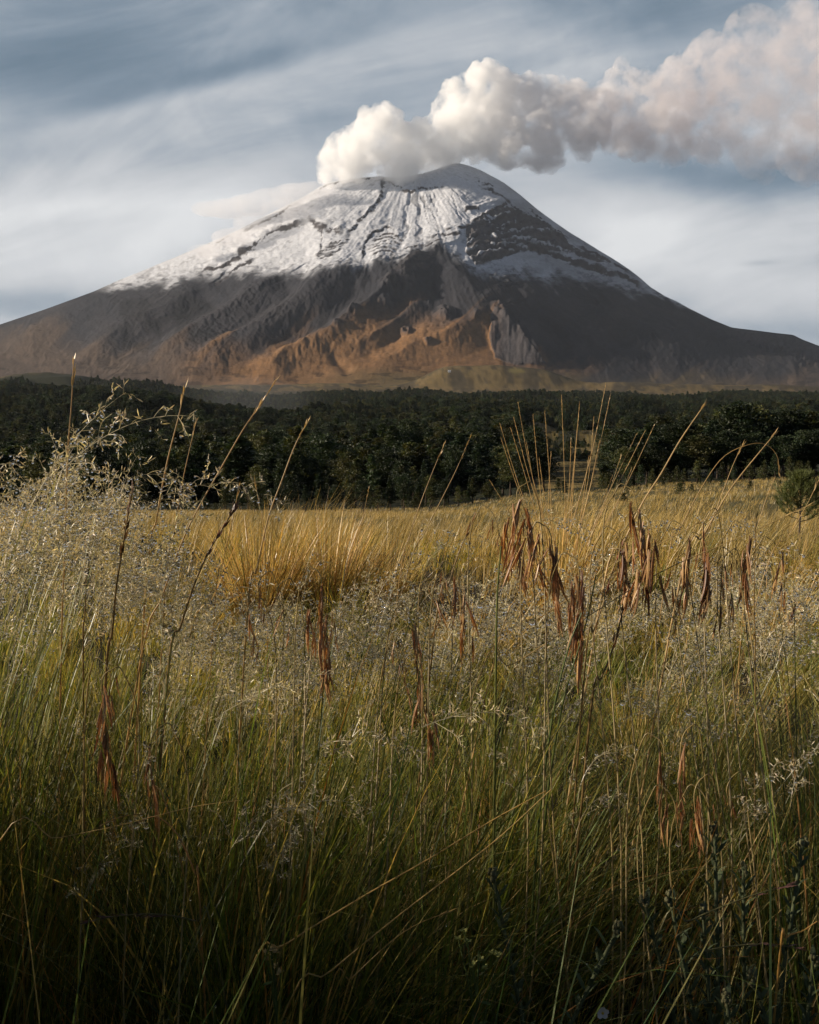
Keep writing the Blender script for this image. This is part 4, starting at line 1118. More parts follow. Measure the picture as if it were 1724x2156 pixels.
def panicle_thing(base_px, base_py, Y, pv, yaw, s, tilt, label, pd=.4, tone=1.0):
    p = at(base_px, base_py, Y); m = MB()
    n0 = len(drop_pos)
    add_panicle(m, p[0], p[1], p[2], pv, yaw, s, pd, (.0010, .0022), tilt, .003, tone)
    V = [v - p for v in m.V]; m2 = MB(); m2.add(V[0], m.Q[0], m.T[0], C=m.C[0])
    e = obj('grass_panicle', None, loc=p); tag(e, label, 'grass panicle')
    obj('seed_branches', m2.mesh('seed_branches', straw_mat, True), e)
    m3 = MB(); m3.add(V[1], m.Q[1] - len(V[0]), C=m.C[1]); obj('stem', m3.mesh('stem', straw_mat, True), e)


panicle_thing(120, 1000, 1.5, 0, .0, 1.15, .75, 'highest dewy panicle at left, arching right against the dark forest', .45)
panicle_thing(60, 1075, 1.55, 2, .2, 1.1, .45, 'dewy panicle left of the tallest straw stalk, its base lowest', .4)
panicle_thing(300, 1065, 1.5, 5, -.1, 1.1, 1.05, 'long dewy panicle drooping right in front of the bare tree line', .45)
panicle_thing(200, 1090, 1.6, 3, .3, 1.0, .4, 'dewy panicle nodding between two straw stalks at left', .4)
panicle_thing(900, 1180, 2.0, 4, .1, 1.0, .8, 'loose dewy panicle against the golden meadow, left of the straw sheaf', .4)
panicle_thing(1090, 1120, 1.9, 1, -.2, .9, .9, 'small dewy spray in front of the foot of the straw sheaf', .45)
panicle_thing(1290, 1130, 1.8, 1, .2, .9, .9, 'small bright dewy spray nodding right of the straw sheaf', .5)
panicle_thing(1480, 1135, 2.2, 3, 0, .8, .6, 'small dewy spray arched beside a hanging brown husk at right', .5)
panicle_thing(640, 1590, 1.35, 5, .1, .85, 1.1, 'pale feathery panicle arching over the green blades left of centre', .2)
panicle_thing(890, 1530, 1.4, 0, 0, .9, 1.2, 'long pale panicle arched over to the right in the centre', .15, 1.15)
panicle_thing(470, 1500, 1.4, 2, .2, .85, 1.1, 'pale arched panicle above the dark green grass at left', .15, 1.15)
panicle_thing(480, 1800, 1.25, 3, .6, .85, .6, 'pale tangled panicle hanging lowest, in the dark grass at left', .15)
panicle_thing(560, 1730, 1.25, 0, .1, .7, 1.1, 'pale panicle above the lowest tangled one in the dark grass', .15)
# ------------------------------------------------------------------ golden tussocks behind
def tussock(px, Y, n, hgt, rad, label, fan=.55, cols=(G_GOLD, G_STRAW, G_OLIVE), wts=(.6, .28, .12), wd=.0060, lean=.1):
    x0 = (px - CX) / F * Y; z0 = float(ground_z(x0, Y))
    r_ = np.sqrt(rng.uniform(size=n)) * rad; t_ = rng.uniform(0, 6.28, n)
    az_ = np.arctan2(np.sin(t_), np.cos(t_) + .35)
    n = int(n * .55); r_ = r_[:n]; t_ = t_[:n]; az_ = az_[:n]; c0 = palette(n, list(cols), list(wts), .5)
    a0 = fan * (r_ / rad) * rng.uniform(.1, 1.2, n) + lean * np.abs(rng.normal(size=n))
    V, Q, C, _ = blades(r_ * np.cos(t_) * .6, r_ * np.sin(t_) * .6, hgt * rng.uniform(.3, 1.15, n), az_, a0, a0 + np.abs(rng.normal(.2, .5, n)), wd * rng.uniform(.6, 1.3, n), 6, c0, c0 * [1.1, 1.02, .95], z=np.zeros(n))
    o = obj('grass_tussock', mesh('grass_tussock', V, Q, None, C, straw_mat, True), loc=(x0, Y, z0 - .02))
    return tag(o, label, 'grass tussock')


tussock(548, 6.0, 1900, .74, .26, 'bright golden tussock of upright straw, left one of the pair below the forest edge')
tussock(690, 6.3, 1900, .72, .28, 'bright golden tussock of upright straw right of a matching one')
tussock(800, 6.8, 1000, .58, .26, 'smaller golden tussock leaning right, right of the two bright ones', lean=.25)
tussock(1185, 6.0, 1900, .70, .24, 'golden tussock from which the sheaf of tall straw stalks rises', fan=.4)
tussock(350, 5.6, 1000, .62, .24, 'olive tussock leaning right behind the dewy seed grass at left', cols=(G_OLIVE, G_STRAW, G_GOLD), lean=.3)
tussock(1640, 5.4, 1100, .52, .28, 'low straw tussock below the lone young pine at right', lean=.4)
tussock(1000, 5.0, 900, .5, .24, 'low golden tussock swept right, left of the straw sheaf', lean=.5)


# ------------------------------------------------------------------ tall single stalks
def stalk(pts, Y, label, w=.0032, cols=(.46, .31, .12), group=None, spike=.16, name='grass_stalk', sp_w=1.9, dY=0.0, spcol=None):
    """a culm through the listed sight lines, down to the ground"""
    n = len(pts)
    P = np.array([at(px, py, Y + dY * k / max(1, n - 1)) for k, (px, py) in enumerate(pts)])
    d = P[-1] - P[-2]; zb = float(ground_z(P[-1][0], P[-1][1]))
    if P[-1][2] > zb + .02:
        t = (P[-1][2] - zb) / max(.05, -d[2] if d[2] < 0 else .05); t = min(t, 3.0)
        foot = P[-1] + d * t; foot[2] = float(ground_z(foot[0], foot[1])) - .01
        P = np.vstack([P, foot])
    c = curve_pts(P, 30)[::-1]
    s = np.linspace(0, 1, 30)
    org = c[0].copy(); c = c - org
    m = MB(); m.add(*tube(c, w / 2 * (1 - .62 * s), 5), C=np.array(cols) * rng.uniform(.85, 1.15))
    o = obj(name, m.mesh(name, straw_mat), loc=org); tag(o, label, 'grass stalk', group)
    if spike > 0:
        k = int(30 * (1 - spike)); pc = c[k:]; ln = np.linalg.norm(pc[-1] - pc[0])
        m = MB(); cc_ = np.array(spcol if spcol else cols)
        for q in range(max(8, int(ln / .006))):
            t = rng.uniform(0, 1) * (len(pc) - 1.001); i = int(t); b0 = pc[i] * (1 - (t - i)) + pc[i + 1] * (t - i)
            dr = pc[-1] - pc[0]; dr = dr / np.linalg.norm(dr); sd = dr + rand_unit(1)[0] * .22; sd /= np.linalg.norm(sd)
            wv = np.cross(sd, rand_unit(1)[0]); wv /= np.linalg.norm(wv) + 1e-9
            l = .018 * rng.uniform(.7, 1.3) * min(1, w / .003); h_ = w * .20 * sp_w
            m.add([b0, b0 + sd * l * .4 + wv * h_, b0 + sd * l, b0 + sd * l * .4 - wv * h_], [(0, 1, 2, 3)], C=cc_ * rng.uniform(.75, 1.25))
        obj('seed_spike', m.mesh('seed_spike', straw_mat, True), o)
    return o


stalk([(155, 755), (150, 850), (142, 960), (135, 1180), (128, 1400)], 1.7, 'tallest straw stalk at left, tip reaching the foot of the volcano', .0036, (.50, .34, .14))
stalk([(389, 818), (375, 880), (350, 980), (330, 1090), (305, 1260)], 1.7, 'tall straw stalk at left leaning right, tip before the dark forest rim', .0040, (.48, .33, .13))
stalk([(415, 880), (398, 950), (383, 1020), (365, 1130), (345, 1280)], 1.8, 'shorter straw stalk just right of a taller one, both leaning right', .0028)
stalk([(580, 799), (556, 840), (515, 899), (480, 959), (415, 1074), (380, 1149), (340, 1260), (290, 1420)], 1.65, 'long straw stalk crossing the left forest diagonally, tip before the orange slope', .0036, (.50, .34, .14), spike=.24)
stalk([(648, 887), (620, 940), (590, 1020), (565, 1089), (540, 1200), (520, 1300)], 1.9, 'thick blurred straw stalk leaning right above the left golden tussock', .0046, (.45, .32, .14))
stalk([(503, 1025), (490, 1090), (470, 1180), (450, 1300)], 1.9, 'short faint stalk beside the dark purple spike at left', .0024)
stalk([(536, 1008), (545, 1060), (556, 1120), (560, 1250)], 2.4, 'short straw stalk leaning left over the left golden tussock', .0028)
stalk([(935, 936), (912, 990), (885, 1060), (862, 1130), (840, 1230)], 2.6, 'straw stalk leaning right in the middle, left one of a close pair', .0034)
stalk([(988, 925), (960, 990), (925, 1060), (895, 1120), (850, 1230)], 2.6, 'straw stalk leaning right in the middle, right one of a close pair', .0034)
stalk([(776, 1030), (766, 1080), (752, 1150), (745, 1260)], 5.0, 'thin stalk rising just above the right golden tussock', .0040)
stalk([(1482, 854), (1465, 878), (1430, 930), (1390, 1000), (1352, 1060), (1310, 1150), (1265, 1260)], 1.9, 'thick straw stalk leaning right across the dark stand, with a pale seedy tip', .0046, (.47, .34, .16), spike=.12)
stalk([(1630, 915), (1605, 945), (1560, 1000), (1530, 1042), (1480, 1130), (1430, 1230)], 1.9, 'thick straw stalk leaning right, rightmost of the long leaning ones', .0044, (.44, .31, .14), spike=.1)
stalk([(1562, 940), (1545, 975), (1520, 1040), (1495, 1110), (1465, 1210)], 2.2, 'thin straw stalk between the two thick stalks leaning right', .0028)
stalk([(1640, 1000), (1636, 960), (1610, 935), (1570, 938), (1520, 965), (1475, 1030), (1430, 1120), (1400, 1220)], 2.0, 'thin straw stalk arched over, its tip hanging before the dark stand', .0024, spike=.12)
stalk([(1628, 1010), (1600, 1090), (1580, 1170), (1565, 1280)], 2.2, 'faint straw stalk just left of the lone young pine', .0026)
stalk([(1724, 1010), (1700, 1060), (1660, 1130), (1600, 1240)], 2.2, 'straw stalk crossing in front of the lone young pine', .0028)
SG = 'tall thin straw stalks of the sheaf at right'
for tip, bot in [((1055, 924), 1168), ((1052, 891), 1160), ((1075, 901), 1172), ((1082, 881), 1175), ((1090, 846), 1166), ((1122, 874), 1180), ((1147, 869), 1178), ((1182, 831), 1184), ((1202, 926), 1190), ((1220, 851), 1186), ((1217, 889), 1192),
                 ((1275, 811), 1180), ((1285, 831), 1195), ((1262, 930), 1200), ((1307, 961), 1204), ((1340, 914), 1200), ((1357, 909), 1206), ((1377, 896), 1210), ((1330, 985), 1210), ((1240, 960), 1190), ((1160, 950), 1180), ((1108, 930), 1172), ((1135, 965), 1176), ((1290, 1000), 1200), ((1030, 1010), 1165), ((1250, 880), 1188)]:
    b = np.array([bot + rng.normal(0, 8), 1215.]); t = np.array(tip, float); bow = rng.normal(0, 6)
    mid1 = t * .65 + b * .35 + [(-4 if t[0] < 1180 else 3) + bow * .4, 0]; mid2 = t * .3 + b * .7 + [(-3 if t[0] < 1180 else 2), 0]
    stalk([tuple(t), tuple(mid1), tuple(mid2), tuple(b)], 6.0 + rng.uniform(-.15, .15), 'tall thin straw stalk of the sheaf rising from the golden tussock', .0068, (.50, .345, .14), SG, spike=.22, sp_w=1.2)
# culms that cross the seed grass and the dark grass below
stalk([(1500, 1085), (1380, 1150), (1240, 1235), (1120, 1310), (1050, 1350)], 1.6, 'long pale culm lying across the brown husks, upper of two parallel ones', .0028, (.52, .37, .15), spike=.1)
stalk([(1700, 1065), (1560, 1130), (1400, 1200), (1250, 1290), (1080, 1400), (1000, 1450)], 1.55, 'long pale culm lying across the brown husks, lower of two parallel ones', .0026, (.50, .36, .15), spike=.1)
stalk([(1055, 1150), (1047, 1250), (1044, 1400), (1042, 1560), (1040, 1760), (1040, 1900)], 1.45, 'thick upright green stem in the middle, topped by a brown husk', .0062, (.16, .17, .045), spike=0)
stalk([(1225, 1290), (1195, 1370), (1165, 1500), (1140, 1680), (1125, 1850)], 1.45, 'thick leaning green stem, left one of two below the big husk cluster', .0050, (.10, .13, .035), spike=0)
stalk([(1255, 1210), (1232, 1320), (1190, 1460), (1160, 1620), (1140, 1800)], 1.5, 'thick leaning green stem, right one of two below the big husk cluster', .0046, (.11, .14, .035), spike=0)
stalk([(505, 1685), (400, 1700), (250, 1738), (120, 1765), (-20, 1800)], 1.25, 'long straw culm lying nearly level across the dark grass at left', .0020, (.48, .34, .13), spike=0)
stalk([(1150, 1665), (1040, 1725), (900, 1810), (760, 1890), (600, 1990), (520, 2060)], 1.2, 'long golden culm slanting up through the dark grass in the middle', .0032, (.46, .30, .09), spike=0)
stalk([(1160, 1662), (1060, 1755), (960, 1835), (830, 1935), (690, 2050), (600, 2130)], 1.15, 'long golden culm slanting up below a parallel one, ending at the right', .0026, (.50, .34, .11), spike=0)
stalk([(945, 1920), (880, 1945), (820, 1985), (740, 2060), (690, 2110)], 1.15, 'short golden culm curving up in the dark grass, bottom middle', .0022, (.46, .30, .09), spike=.1)
stalk([(170, 1945), (240, 1930), (330, 1925), (410, 1940), (450, 1975)], 1.25, 'dark purple seed spike arching left in the dark grass at bottom left', .0030, (.16, .14, .06), spike=.5, spcol=(.13, .07, .06))
stalk([(1658, 1865), (1600, 1880), (1530, 1905), (1450, 1940), (1380, 1985)], 1.2, 'dark purple seed spike slanting right in the dark grass, upper of two', .0030, (.14, .13, .05), spike=.35, spcol=(.20, .10, .08))
stalk([(1685, 1998), (1620, 1988), (1540, 1992), (1470, 2005), (1400, 2025)], 1.2, 'dark purple seed spike lying nearly level in the dark grass, lower of two', .0030, (.14, .13, .05), spike=.4, spcol=(.20, .10, .08))
stalk([(285, 1735), (330, 1720), (375, 1760), (410, 1840), (420, 1900)], 1.25, 'rust brown blade arched over with big drops, dark grass at left', .0030, (.36, .20, .07), spike=0)
stalk([(150, 1830), (185, 1760), (240, 1725), (300, 1715), (360, 1730)], 1.3, 'golden blade bending level to the right above a rust brown one', .0026, (.42, .27, .08), spike=0)
stalk([(1720, 1940), (1690, 1960), (1655, 1975), (1640, 2030)], 1.2, 'golden curled blade at the lower right edge', .0036, (.44, .26, .07), spike=0)


def spike_plant(pts, Y, frac, label, col, w=.0042):
    return stalk(pts, Y, label, w, (.26, .17, .06), spike=frac, name='seed_spike_stalk', sp_w=2.6, spcol=col)


spike_plant([(279, 1028), (268, 1090), (255, 1170), (244, 1240), (236, 1330), (220, 1480)], 1.5, .42, 'dark brown upright seed spike among the dewy grass at left', (.105, .052, .022), .0050)
spike_plant([(493, 1070), (470, 1110), (440, 1160), (412, 1222), (380, 1320), (350, 1450)], 1.5, .42, 'dark purple brown seed spike leaning right beside the golden tussocks', (.13, .062, .045), .0048)
spike_plant([(186, 1180), (182, 1230), (178, 1300), (175, 1420)], 1.6, .4, 'thin dark seed spike left of the dark brown upright one', (.07, .05, .03), .0036)
spike_plant([(1312, 1283), (1300, 1330), (1282, 1390), (1265, 1430), (1240, 1530)], 1.5, .35, 'dark brown leaning culm just right of the biggest husk cluster', (.14, .075, .035), .0046)
spike_plant([(998, 1092), (980, 1130), (960, 1180), (945, 1230), (915, 1330)], 1.8, .3, 'brown culm leaning right against the golden meadow in the middle', (.24, .13, .06), .0036)
spike_plant([(1310, 1150), (1290, 1200), (1270, 1270), (1250, 1330), (1230, 1420)], 1.6, .4, 'reddish speckled culm leaning right behind the biggest husk cluster', (.26, .09, .06), .0036)
spike_plant([(1592, 1075), (1590, 1150), (1588, 1280), (1590, 1450)], 1.7, .2, 'thin dark upright culm among the husks at right', (.10, .08, .03), .0030)

# ------------------------------------------------------------------ hanging rust coloured husks


def husk_mesh():
    """folded lance-shaped bract with thinner ones inside it, hanging from the origin, one unit long"""
    m = MB()
    for q in range(3):
        n = 9; s = np.linspace(0, 1, n); l = [1, .86, .72][q]; wq = [.056, .036, .028][q] * np.sin(math.pi * np.clip(s, .02, .99) ** .8) ** .75 + .004
        a = rng.uniform(0, 6.28); sw = rng.uniform(-.08, .08)
        for sgn in (-1, 1):
            ex = np.stack([np.cos(a) * wq * .5 * sgn, np.sin(a) * wq * .5 * sgn], -1)
            fold = np.stack([-np.sin(a) * wq * .55, np.cos(a) * wq * .55], -1)
            ctr = np.stack([sw * s ** 2, .05 * np.sin(s * 3 + q), -s * l], -1)
            p0 = ctr.copy(); p0[:, :2] += fold; p1 = ctr.copy(); p1[:, :2] += ex * .8 + fold * .35; p2 = ctr.copy(); p2[:, :2] += ex - fold * .4
            V = np.stack([p0, p1, p2], 1).reshape(-1, 3); i = np.arange(n * 3).reshape(n, 3)
            Q = np.concatenate([np.stack([i[:-1, k], i[:-1, k + 1], i[1:, k + 1], i[1:, k]], -1) for k in (0, 1)])
            base = np.array([[.32, .175, .09], [.46, .285, .12], [.16, .082, .052]][int(rng.choice(3, p=[.5, .25, .25]))])
            f = (s * rng.uniform(.0, .7))[:, None]
            c = base * (1 - f) + np.array([.55, .33, .12]) * f
            m.add(V, Q, C=np.repeat(c, 3, 0) * rng.uniform(.85, 1.15))
    return m.mesh('husk', husk_mat, True)


HUSKS = [husk_mesh() for _ in range(9)]


def seed_head(x0, y0, x1, y1, Y, label, nh=None, hl=.05, spread=.012, base=None, group=None):
    top = at(x0, y0, Y); bot = at(x1, y1, Y)
    ln = np.linalg.norm(bot - top)
    nh = max(2, int(round(nh * .9))); Y = Y * .80
    e = obj('dry_seed_head', None, loc=top); tag(e, label, 'seed head', group)
    drop = bot - top
    # rachis and culm
    side = -1 if base is None else base
    gx = top[0] + side * .10 + rng.uniform(-.05, .05); gy = Y + rng.uniform(-.03, .12)
    g_ = np.array([gx, gy, float(ground_z(gx, gy))]) - top
    path = curve_pts([drop * .9, drop * .45, np.zeros(3), np.array([side * .012, .005, .018]), np.array([side * .028, .01, .012]), np.array([side * .045, .02, -.09]), g_ * .5 + [side * .0, 0, 0], g_], 34)
    m = MB(); m.add(*tube(path, np.concatenate([np.linspace(.0006, .0010, 14), np.linspace(.0009, .0014, 20)]), 5), C=(.33, .25, .10))
    obj('stem', m.mesh('stem', straw_mat), e)
    for q in range(nh):
        t = .02 + .72 * q / max(1, nh - 1)
        l = min(hl, ln * .55) * rng.uniform(.75, 1.25)
        k = obj('husk', HUSKS[int(rng.integers(len(HUSKS)))], e)
        k.location = Vector(drop * t) + Vector((rng.normal() * spread * .5, rng.normal() * spread * .5, 0))
        ax = math.atan2(drop[0], -drop[2])
        k.rotation_euler = Euler((rng.normal() * .09, -ax + rng.normal() * .10, rng.uniform(0, 6.28)), 'ZXY')
        wv = rng.uniform(.75, 1.2) * (1.15 if nh > 8 else 1)
        k.scale = (l * wv, l * wv, l)


SH = [(545, 1228, 548, 1302, 1.9, 'small brown husk hanging above the left part of the dewy grass', 4),
      (522, 1288, 548, 1388, 1.7, 'thin brown husk hanging left of the golden tussock base', 4),
      (583, 1246, 626, 1345, 1.7, 'single slim brown husk slanting down to the right', 3),
      (676, 1222, 692, 1470, 1.6, 'big rust brown husk cluster hanging alone left of centre', 15),
      (707, 1288, 698, 1355, 1.62, 'small husk close beside the big lone cluster left of centre', 4),
      (865, 1308, 892, 1420, 1.6, 'slim brown husk cluster in the middle, upper of two in line', 7),
      (888, 1412, 916, 1608, 1.55, 'long rust husk cluster hanging lowest in the middle', 9),
      (833, 1348, 842, 1412, 1.65, 'small husk left of the slim cluster in the middle', 3),
      (850, 1385, 858, 1470, 1.65, 'dark husk behind the long rust cluster in the middle', 4),
      (932, 1202, 940, 1262, 1.8, 'short dark husk left of a longer hanging one in the middle', 4),
      (962, 1210, 990, 1385, 1.65, 'long brown husk cluster hanging right of a short dark one', 9),
      (902, 1240, 938, 1322, 1.8, 'thin pair of brown husks slanting right in the middle', 4),
      (1042, 1092, 1060, 1155, 1.7, 'brown husk capping the thick upright green stem', 4),
      (1068, 1085, 1110, 1240, 1.65, 'broad brown husk cluster leaning over right beside the capped green stem', 12),
      (1088, 1045, 1145, 1235, 1.55, 'biggest slanting rust husk cluster, its top highest in the middle', 15),
      (1160, 1130, 1176, 1330, 1.55, 'long narrow rust husk cluster below the straw sheaf', 11),
      (1218, 1195, 1222, 1430, 1.5, 'biggest rust husk cluster, broad and hanging straight at right of centre', 22),
      (1306, 1138, 1326, 1290, 1.6, 'forked brown husk cluster left of the tall double one', 10),
      (1338, 1050, 1362, 1285, 1.5, 'tall rust husk cluster hanging in line, left half of the double one', 14),
      (1370, 1108, 1374, 1245, 1.55, 'dark dense husk cluster, right half of the tall double one', 10),
      (1445, 1125, 1442, 1270, 1.65, 'brown husk cluster bent like a hook at right', 9),
      (1415, 1195, 1436, 1335, 1.65, 'thin drooping husk below the hooked brown cluster', 5),
      (1481, 1098, 1476, 1185, 1.7, 'straight reddish husk standing over two paired clusters at right', 5),
      (1488, 1150, 1494, 1285, 1.6, 'paired rust husk clusters hanging side by side at right', 12),
      (1522, 1185, 1512, 1345, 1.6, 'long thin husk hanging lowest among the right group', 6),
      (1576, 1125, 1562, 1275, 1.65, 'curved brown husk cluster left of the thin dark culm', 9),
      (1548, 1180, 1552, 1245, 1.7, 'small husk left of the curved brown cluster', 3),
      (1638, 1158, 1676, 1305, 1.7, 'rightmost slim husk, slanting down to the right', 7),
      (1398, 1580, 1390, 1765, 1.35, 'thin purple brown husk hanging left of the orange ones, low at right', 7),
      (1435, 1560, 1424, 1705, 1.4, 'purple brown husk above the orange cluster, low at right', 6),
      (1420, 1690, 1428, 1775, 1.32, 'small orange husk with a big drop, left of the orange cluster', 4),
      (1462, 1668, 1468, 1795, 1.3, 'bright orange husk cluster low at right', 10),
      (1490, 1690, 1502, 1755, 1.31, 'small orange husk slanting right beside the bright orange cluster', 3),
      (1530, 1660, 1540, 1720, 1.4, 'small orange husk alone right of the bright orange cluster', 3),
      (214, 1440, 240, 1690, 1.35, 'long reddish husk cluster hanging in the green grass at left', 13),
      (232, 1420, 228, 1500, 1.36, 'short red husk beside the long reddish cluster at left', 4),
      (318, 1560, 320, 1720, 1.3, 'thin red brown husk hanging right of the long reddish cluster', 7)]
for x0, y0, x1, y1, Y, lab, nh in SH:
    seed_head(x0, y0, x1, y1, Y, lab, nh, hl=.062 if nh > 8 else .05, spread=.016 if nh > 13 else .009, base=(1 if rng.uniform() < .3 else -1))

# ------------------------------------------------------------------ woolly cudweed stalks and small flowers low down


def cudweed(x0, y0, x1, y1, Y, label):
    top = at(x0, y0, Y); low = at(x1, y1, Y)
    g_ = top + (low - top) * 3.0; t = (top[2] - float(ground_z(top[0], Y))) / (top[2] - low[2]); foot = top + (low - top) * t
    foot[2] = float(ground_z(foot[0], foot[1]))
    e = obj('cudweed', None, loc=foot); tag(e, label, 'herb')
    c = curve_pts([np.zeros(3), (top - foot) * .5 + [.01, 0, 0], top - foot], 24)
    m = MB(); m.add(*tube(c, np.linspace(.0035, .0024, 24), 6), C=(.10, .115, .06)); obj('stem', m.mesh('stem', wool_mat), e)
    m = MB()
    for q in range(46):
        s = .35 + .63 * q / 45; k = s * 23; i = min(int(k), 22); b0 = c[i] * (1 - (k - i)) + c[i + 1] * (k - i)
        a = q * 2.4; d = np.array([math.cos(a) * .55, math.sin(a) * .55, .9]); d /= np.linalg.norm(d); l = .026 * rng.uniform(.7, 1.2); wv = np.cross(d, [0, 0, 1]); wv /= np.linalg.norm(wv)
        nn = np.cross(wv, d)
        V = [b0, b0 + d * l * .35 + wv * .0036 - nn * .001, b0 + d * l * .75 + wv * .003 - nn * .002, b0 + d * l - nn * .005, b0 + d * l * .75 - wv * .003 - nn * .002, b0 + d * l * .35 - wv * .0036 - nn * .001, b0 + d * l * .5 + nn * .001]
        m.add(V, T=[(0, 1, 6), (1, 2, 6), (2, 3, 6), (3, 4, 6), (4, 5, 6), (5, 0, 6)], C=np.array([.085, .105, .055]) * rng.uniform(.8, 1.2))
    obj('foliage', m.mesh('foliage', wool_mat, True), e)
    m = MB()
    for q in range(12):
        d = rand_unit(1)[0] * .0055; d[2] = d[2] * 1.6; balls(m, c[-1] + d, [.0024 * rng.uniform(.8, 1.2)], 2, (1, 1, 1.4))
    m.C = [np.broadcast_to(np.array([.12, .115, .06]), c_.shape) for c_ in m.C]
    obj('bud_cluster', m.mesh('bud_cluster', wool_mat, True), e)


for x0, y0, x1, y1, Y, lab in [(1505, 1745, 1502, 1900, 1.3, 'woolly cudweed stalk standing straight below the orange husk cluster'), (1690, 1775, 1650, 1985, 1.3, 'tall woolly cudweed stalk at the right edge, leaning right'),
                               (1411, 1890, 1432, 2030, 1.25, 'woolly cudweed stalk with pale buds in the middle of the dark right corner'), (1302, 1955, 1230, 2085, 1.2, 'woolly cudweed stalk leaning strongly right, above the small white flower'),
                               (1357, 1895, 1378, 2000, 1.3, 'thin woolly cudweed stalk left of the one with pale buds'), (1480, 1920, 1482, 2040, 1.25, 'short woolly cudweed stalk right of the one with pale buds'),
                               (1582, 2060, 1604, 2130, 1.2, 'low woolly cudweed stalk near the bottom right'), (1037, 1840, 1056, 1960, 1.3, 'woolly cudweed stalk beside the yellow green flower sprig'),
                               (1712, 2020, 1700, 2100, 1.2, 'lowest woolly cudweed stalk at the right edge'), (1530, 2100, 1532, 2150, 1.15, 'woolly cudweed tip just above the bottom edge at right'), (1565, 1830, 1560, 1950, 1.35, 'faint woolly cudweed stalk between the straight and the tall one')]:
    cudweed(x0, y0, x1, y1, Y, lab)


def sprig(x0, y0, Y, label, heads, col, foot_dx):
    p = at(x0, y0, Y); fx = p[0] + foot_dx; g_ = np.array([fx, Y, float(ground_z(fx, Y))])
    e = obj('flower_sprig', None, loc=g_); tag(e, label, 'wildflower')
    m = MB(); mf = MB(); ml = MB()
    main = curve_pts([np.zeros(3), (p - g_) * .5 + [.01, 0, 0], p - g_], 16); m.add(*tube(main, np.linspace(.0022, .0012, 16), 5), C=(.09, .12, .04))
    for hx, hy in heads:
        t = at(hx, hy, Y) - g_; o = main[int(rng.integers(10, 15))]
        m.add(*tube(curve_pts([o, (o + t) / 2 + [0, 0, .006], t], 7), .0008, 4), C=(.10, .13, .04))
        n = 7; a = np.arange(n) * 6.283 / n + rng.uniform(0, 1)
        for q in range(n):
            d = np.array([math.cos(a[q]) * .7, math.sin(a[q]) * .7, rng.uniform(.1, .8)]); l = .0085 * rng.uniform(.8, 1.2); wv = np.cross(d, [0, 0, 1.]); wv /= np.linalg.norm(wv) + 1e-9
            mf.add([t, t + d * l * .5 + wv * .0022, t + d * l, t + d * l * .5 - wv * .0022], [(0, 1, 2, 3)], C=np.array(col) * rng.uniform(.8, 1.2))
    for q in range(12):
        o = main[int(rng.integers(3, 15))]; d = rand_unit(1)[0]; d[2] = abs(d[2]) * .5; l = .022 * rng.uniform(.7, 1.2); wv = np.cross(d, [0, 0, 1.]); wv /= np.linalg.norm(wv) + 1e-9
        ml.add([o, o + d * l * .5 + wv * .004, o + d * l, o + d * l * .5 - wv * .004], [(0, 1, 2, 3)], C=np.array([.075, .11, .035]) * rng.uniform(.8, 1.2))
    obj('stem', m.mesh('stem', wool_mat), e); obj('blossom', mf.mesh('blossom', wool_mat), e); obj('foliage', ml.mesh('foliage', wool_mat), e)


sprig(1008, 2000, 1.2, 'yellow green flower sprig with several small heads, bottom middle', [(965, 1978), (985, 1984), (977, 1962), (1012, 2022), (1020, 2040), (995, 2035), (1037, 2008), (1048, 2012)], (.30, .30, .10), -.04)
sprig(570, 2012, 1.2, 'small tan budded sprig in the dark grass, bottom left of middle', [(560, 2008), (572, 2000), (582, 2006), (576, 2036), (590, 2050), (566, 2022)], (.34, .26, .12), .02)
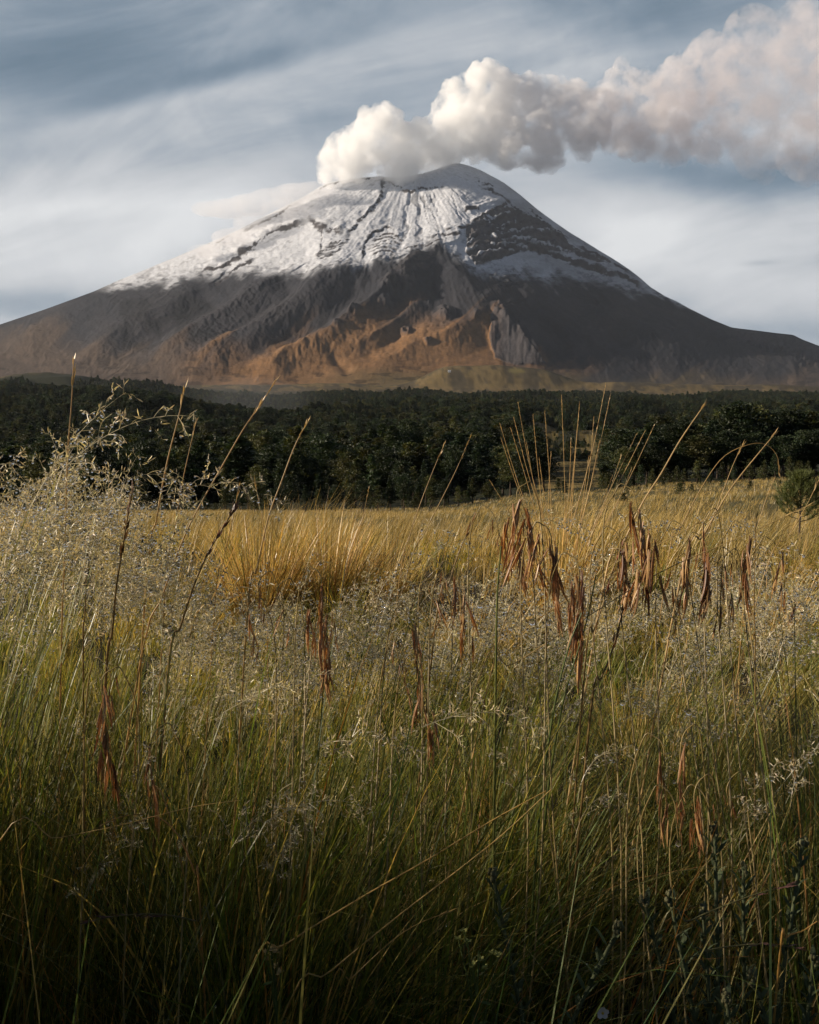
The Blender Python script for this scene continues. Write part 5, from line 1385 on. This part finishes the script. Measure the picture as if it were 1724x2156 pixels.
# the small white flower close to the ground
p = at(1268, 2131, 1.25); e = obj('flower', None, loc=p); tag(e, 'tiny white five petalled flower near the bottom, right of the middle', 'wildflower')
m = MB()
for q in range(5):
    a = q * 1.2566 + .3; d = np.array([math.cos(a), -.35, math.sin(a)]); wv = np.array([-math.sin(a), 0, math.cos(a)]); l = .0085
    m.add([np.zeros(3), d * l * .55 + wv * .0042, d * l + wv * .0022, d * l - wv * .0022, d * l * .55 - wv * .0042], T=[(0, 1, 2), (0, 2, 3), (0, 3, 4)], C=(.62, .58, .62))
obj('petals', m.mesh('petals', wool_mat, True), e)
m = MB(); balls(m, [0, -.003, 0], [.0018], 2); m.C = [np.broadcast_to(np.array([.5, .35, .06]), c_.shape) for c_ in m.C]; obj('flower_centre', m.mesh('flower_centre', wool_mat), e)
zf = float(ground_z(p[0], p[1])) - p[2]
m = MB(); m.add(*tube(curve_pts([(0, 0, 0), (.004, .01, zf * .5), (.01, .02, zf)], 8), .0009, 5), C=(.08, .11, .04)); obj('stem', m.mesh('stem', wool_mat), e)

# ------------------------------------------------------------------ dew
wm = bpy.data.materials.new('water_drops'); wm.use_nodes = True
b = wm.node_tree.nodes['Principled BSDF']; b.inputs['Base Color'].default_value = (1, 1, 1, 1); b.inputs['Roughness'].default_value = 0.03; b.inputs['IOR'].default_value = 1.33; b.inputs['Transmission Weight'].default_value = 1.0
P = np.concatenate(drop_pos); r_ = np.concatenate(drop_rad)
for px, py, Y, rr in [(285, 1737, 1.25, .0045), (308, 1739, 1.25, .0038), (1428, 1776, 1.3, .004), (1450, 1500, 1.5, .0045), (1120, 1310, 1.5, .005), (1155, 1312, 1.5, .004), (1010, 1275, 1.6, .0045), (1665, 1350, 1.6, .004), (1310, 1480, 1.5, .0042)]:
    P = np.vstack([P, at(px, py, Y)]); r_ = np.append(r_, rr)
V, T = ico(2)
k = len(P); print('drops', k)
Vd = (P[:, None] + V[None] * r_[:, None, None] * np.array([1, 1, 1.12])).reshape(-1, 3)
Td = (T[None] + (np.arange(k) * len(V))[:, None, None]).reshape(-1, 3)
tag(obj('dew', mesh('dew', Vd, None, Td, None, wm, True)), 'dew drops beading the seed grass and the green blades', 'dew drops', kind='stuff')

# ------------------------------------------------------------------ air
hm = MB(); box(hm, -16000, 16000, -400, 24000, -300, 3300, (1, 1, 1))
hz = obj('haze', hm.mesh('haze', volume_mat('air', (.80, .88, 1.0), .1, 0.9e-5, None, 1.0), False)); tag(hz, kind='stuff')
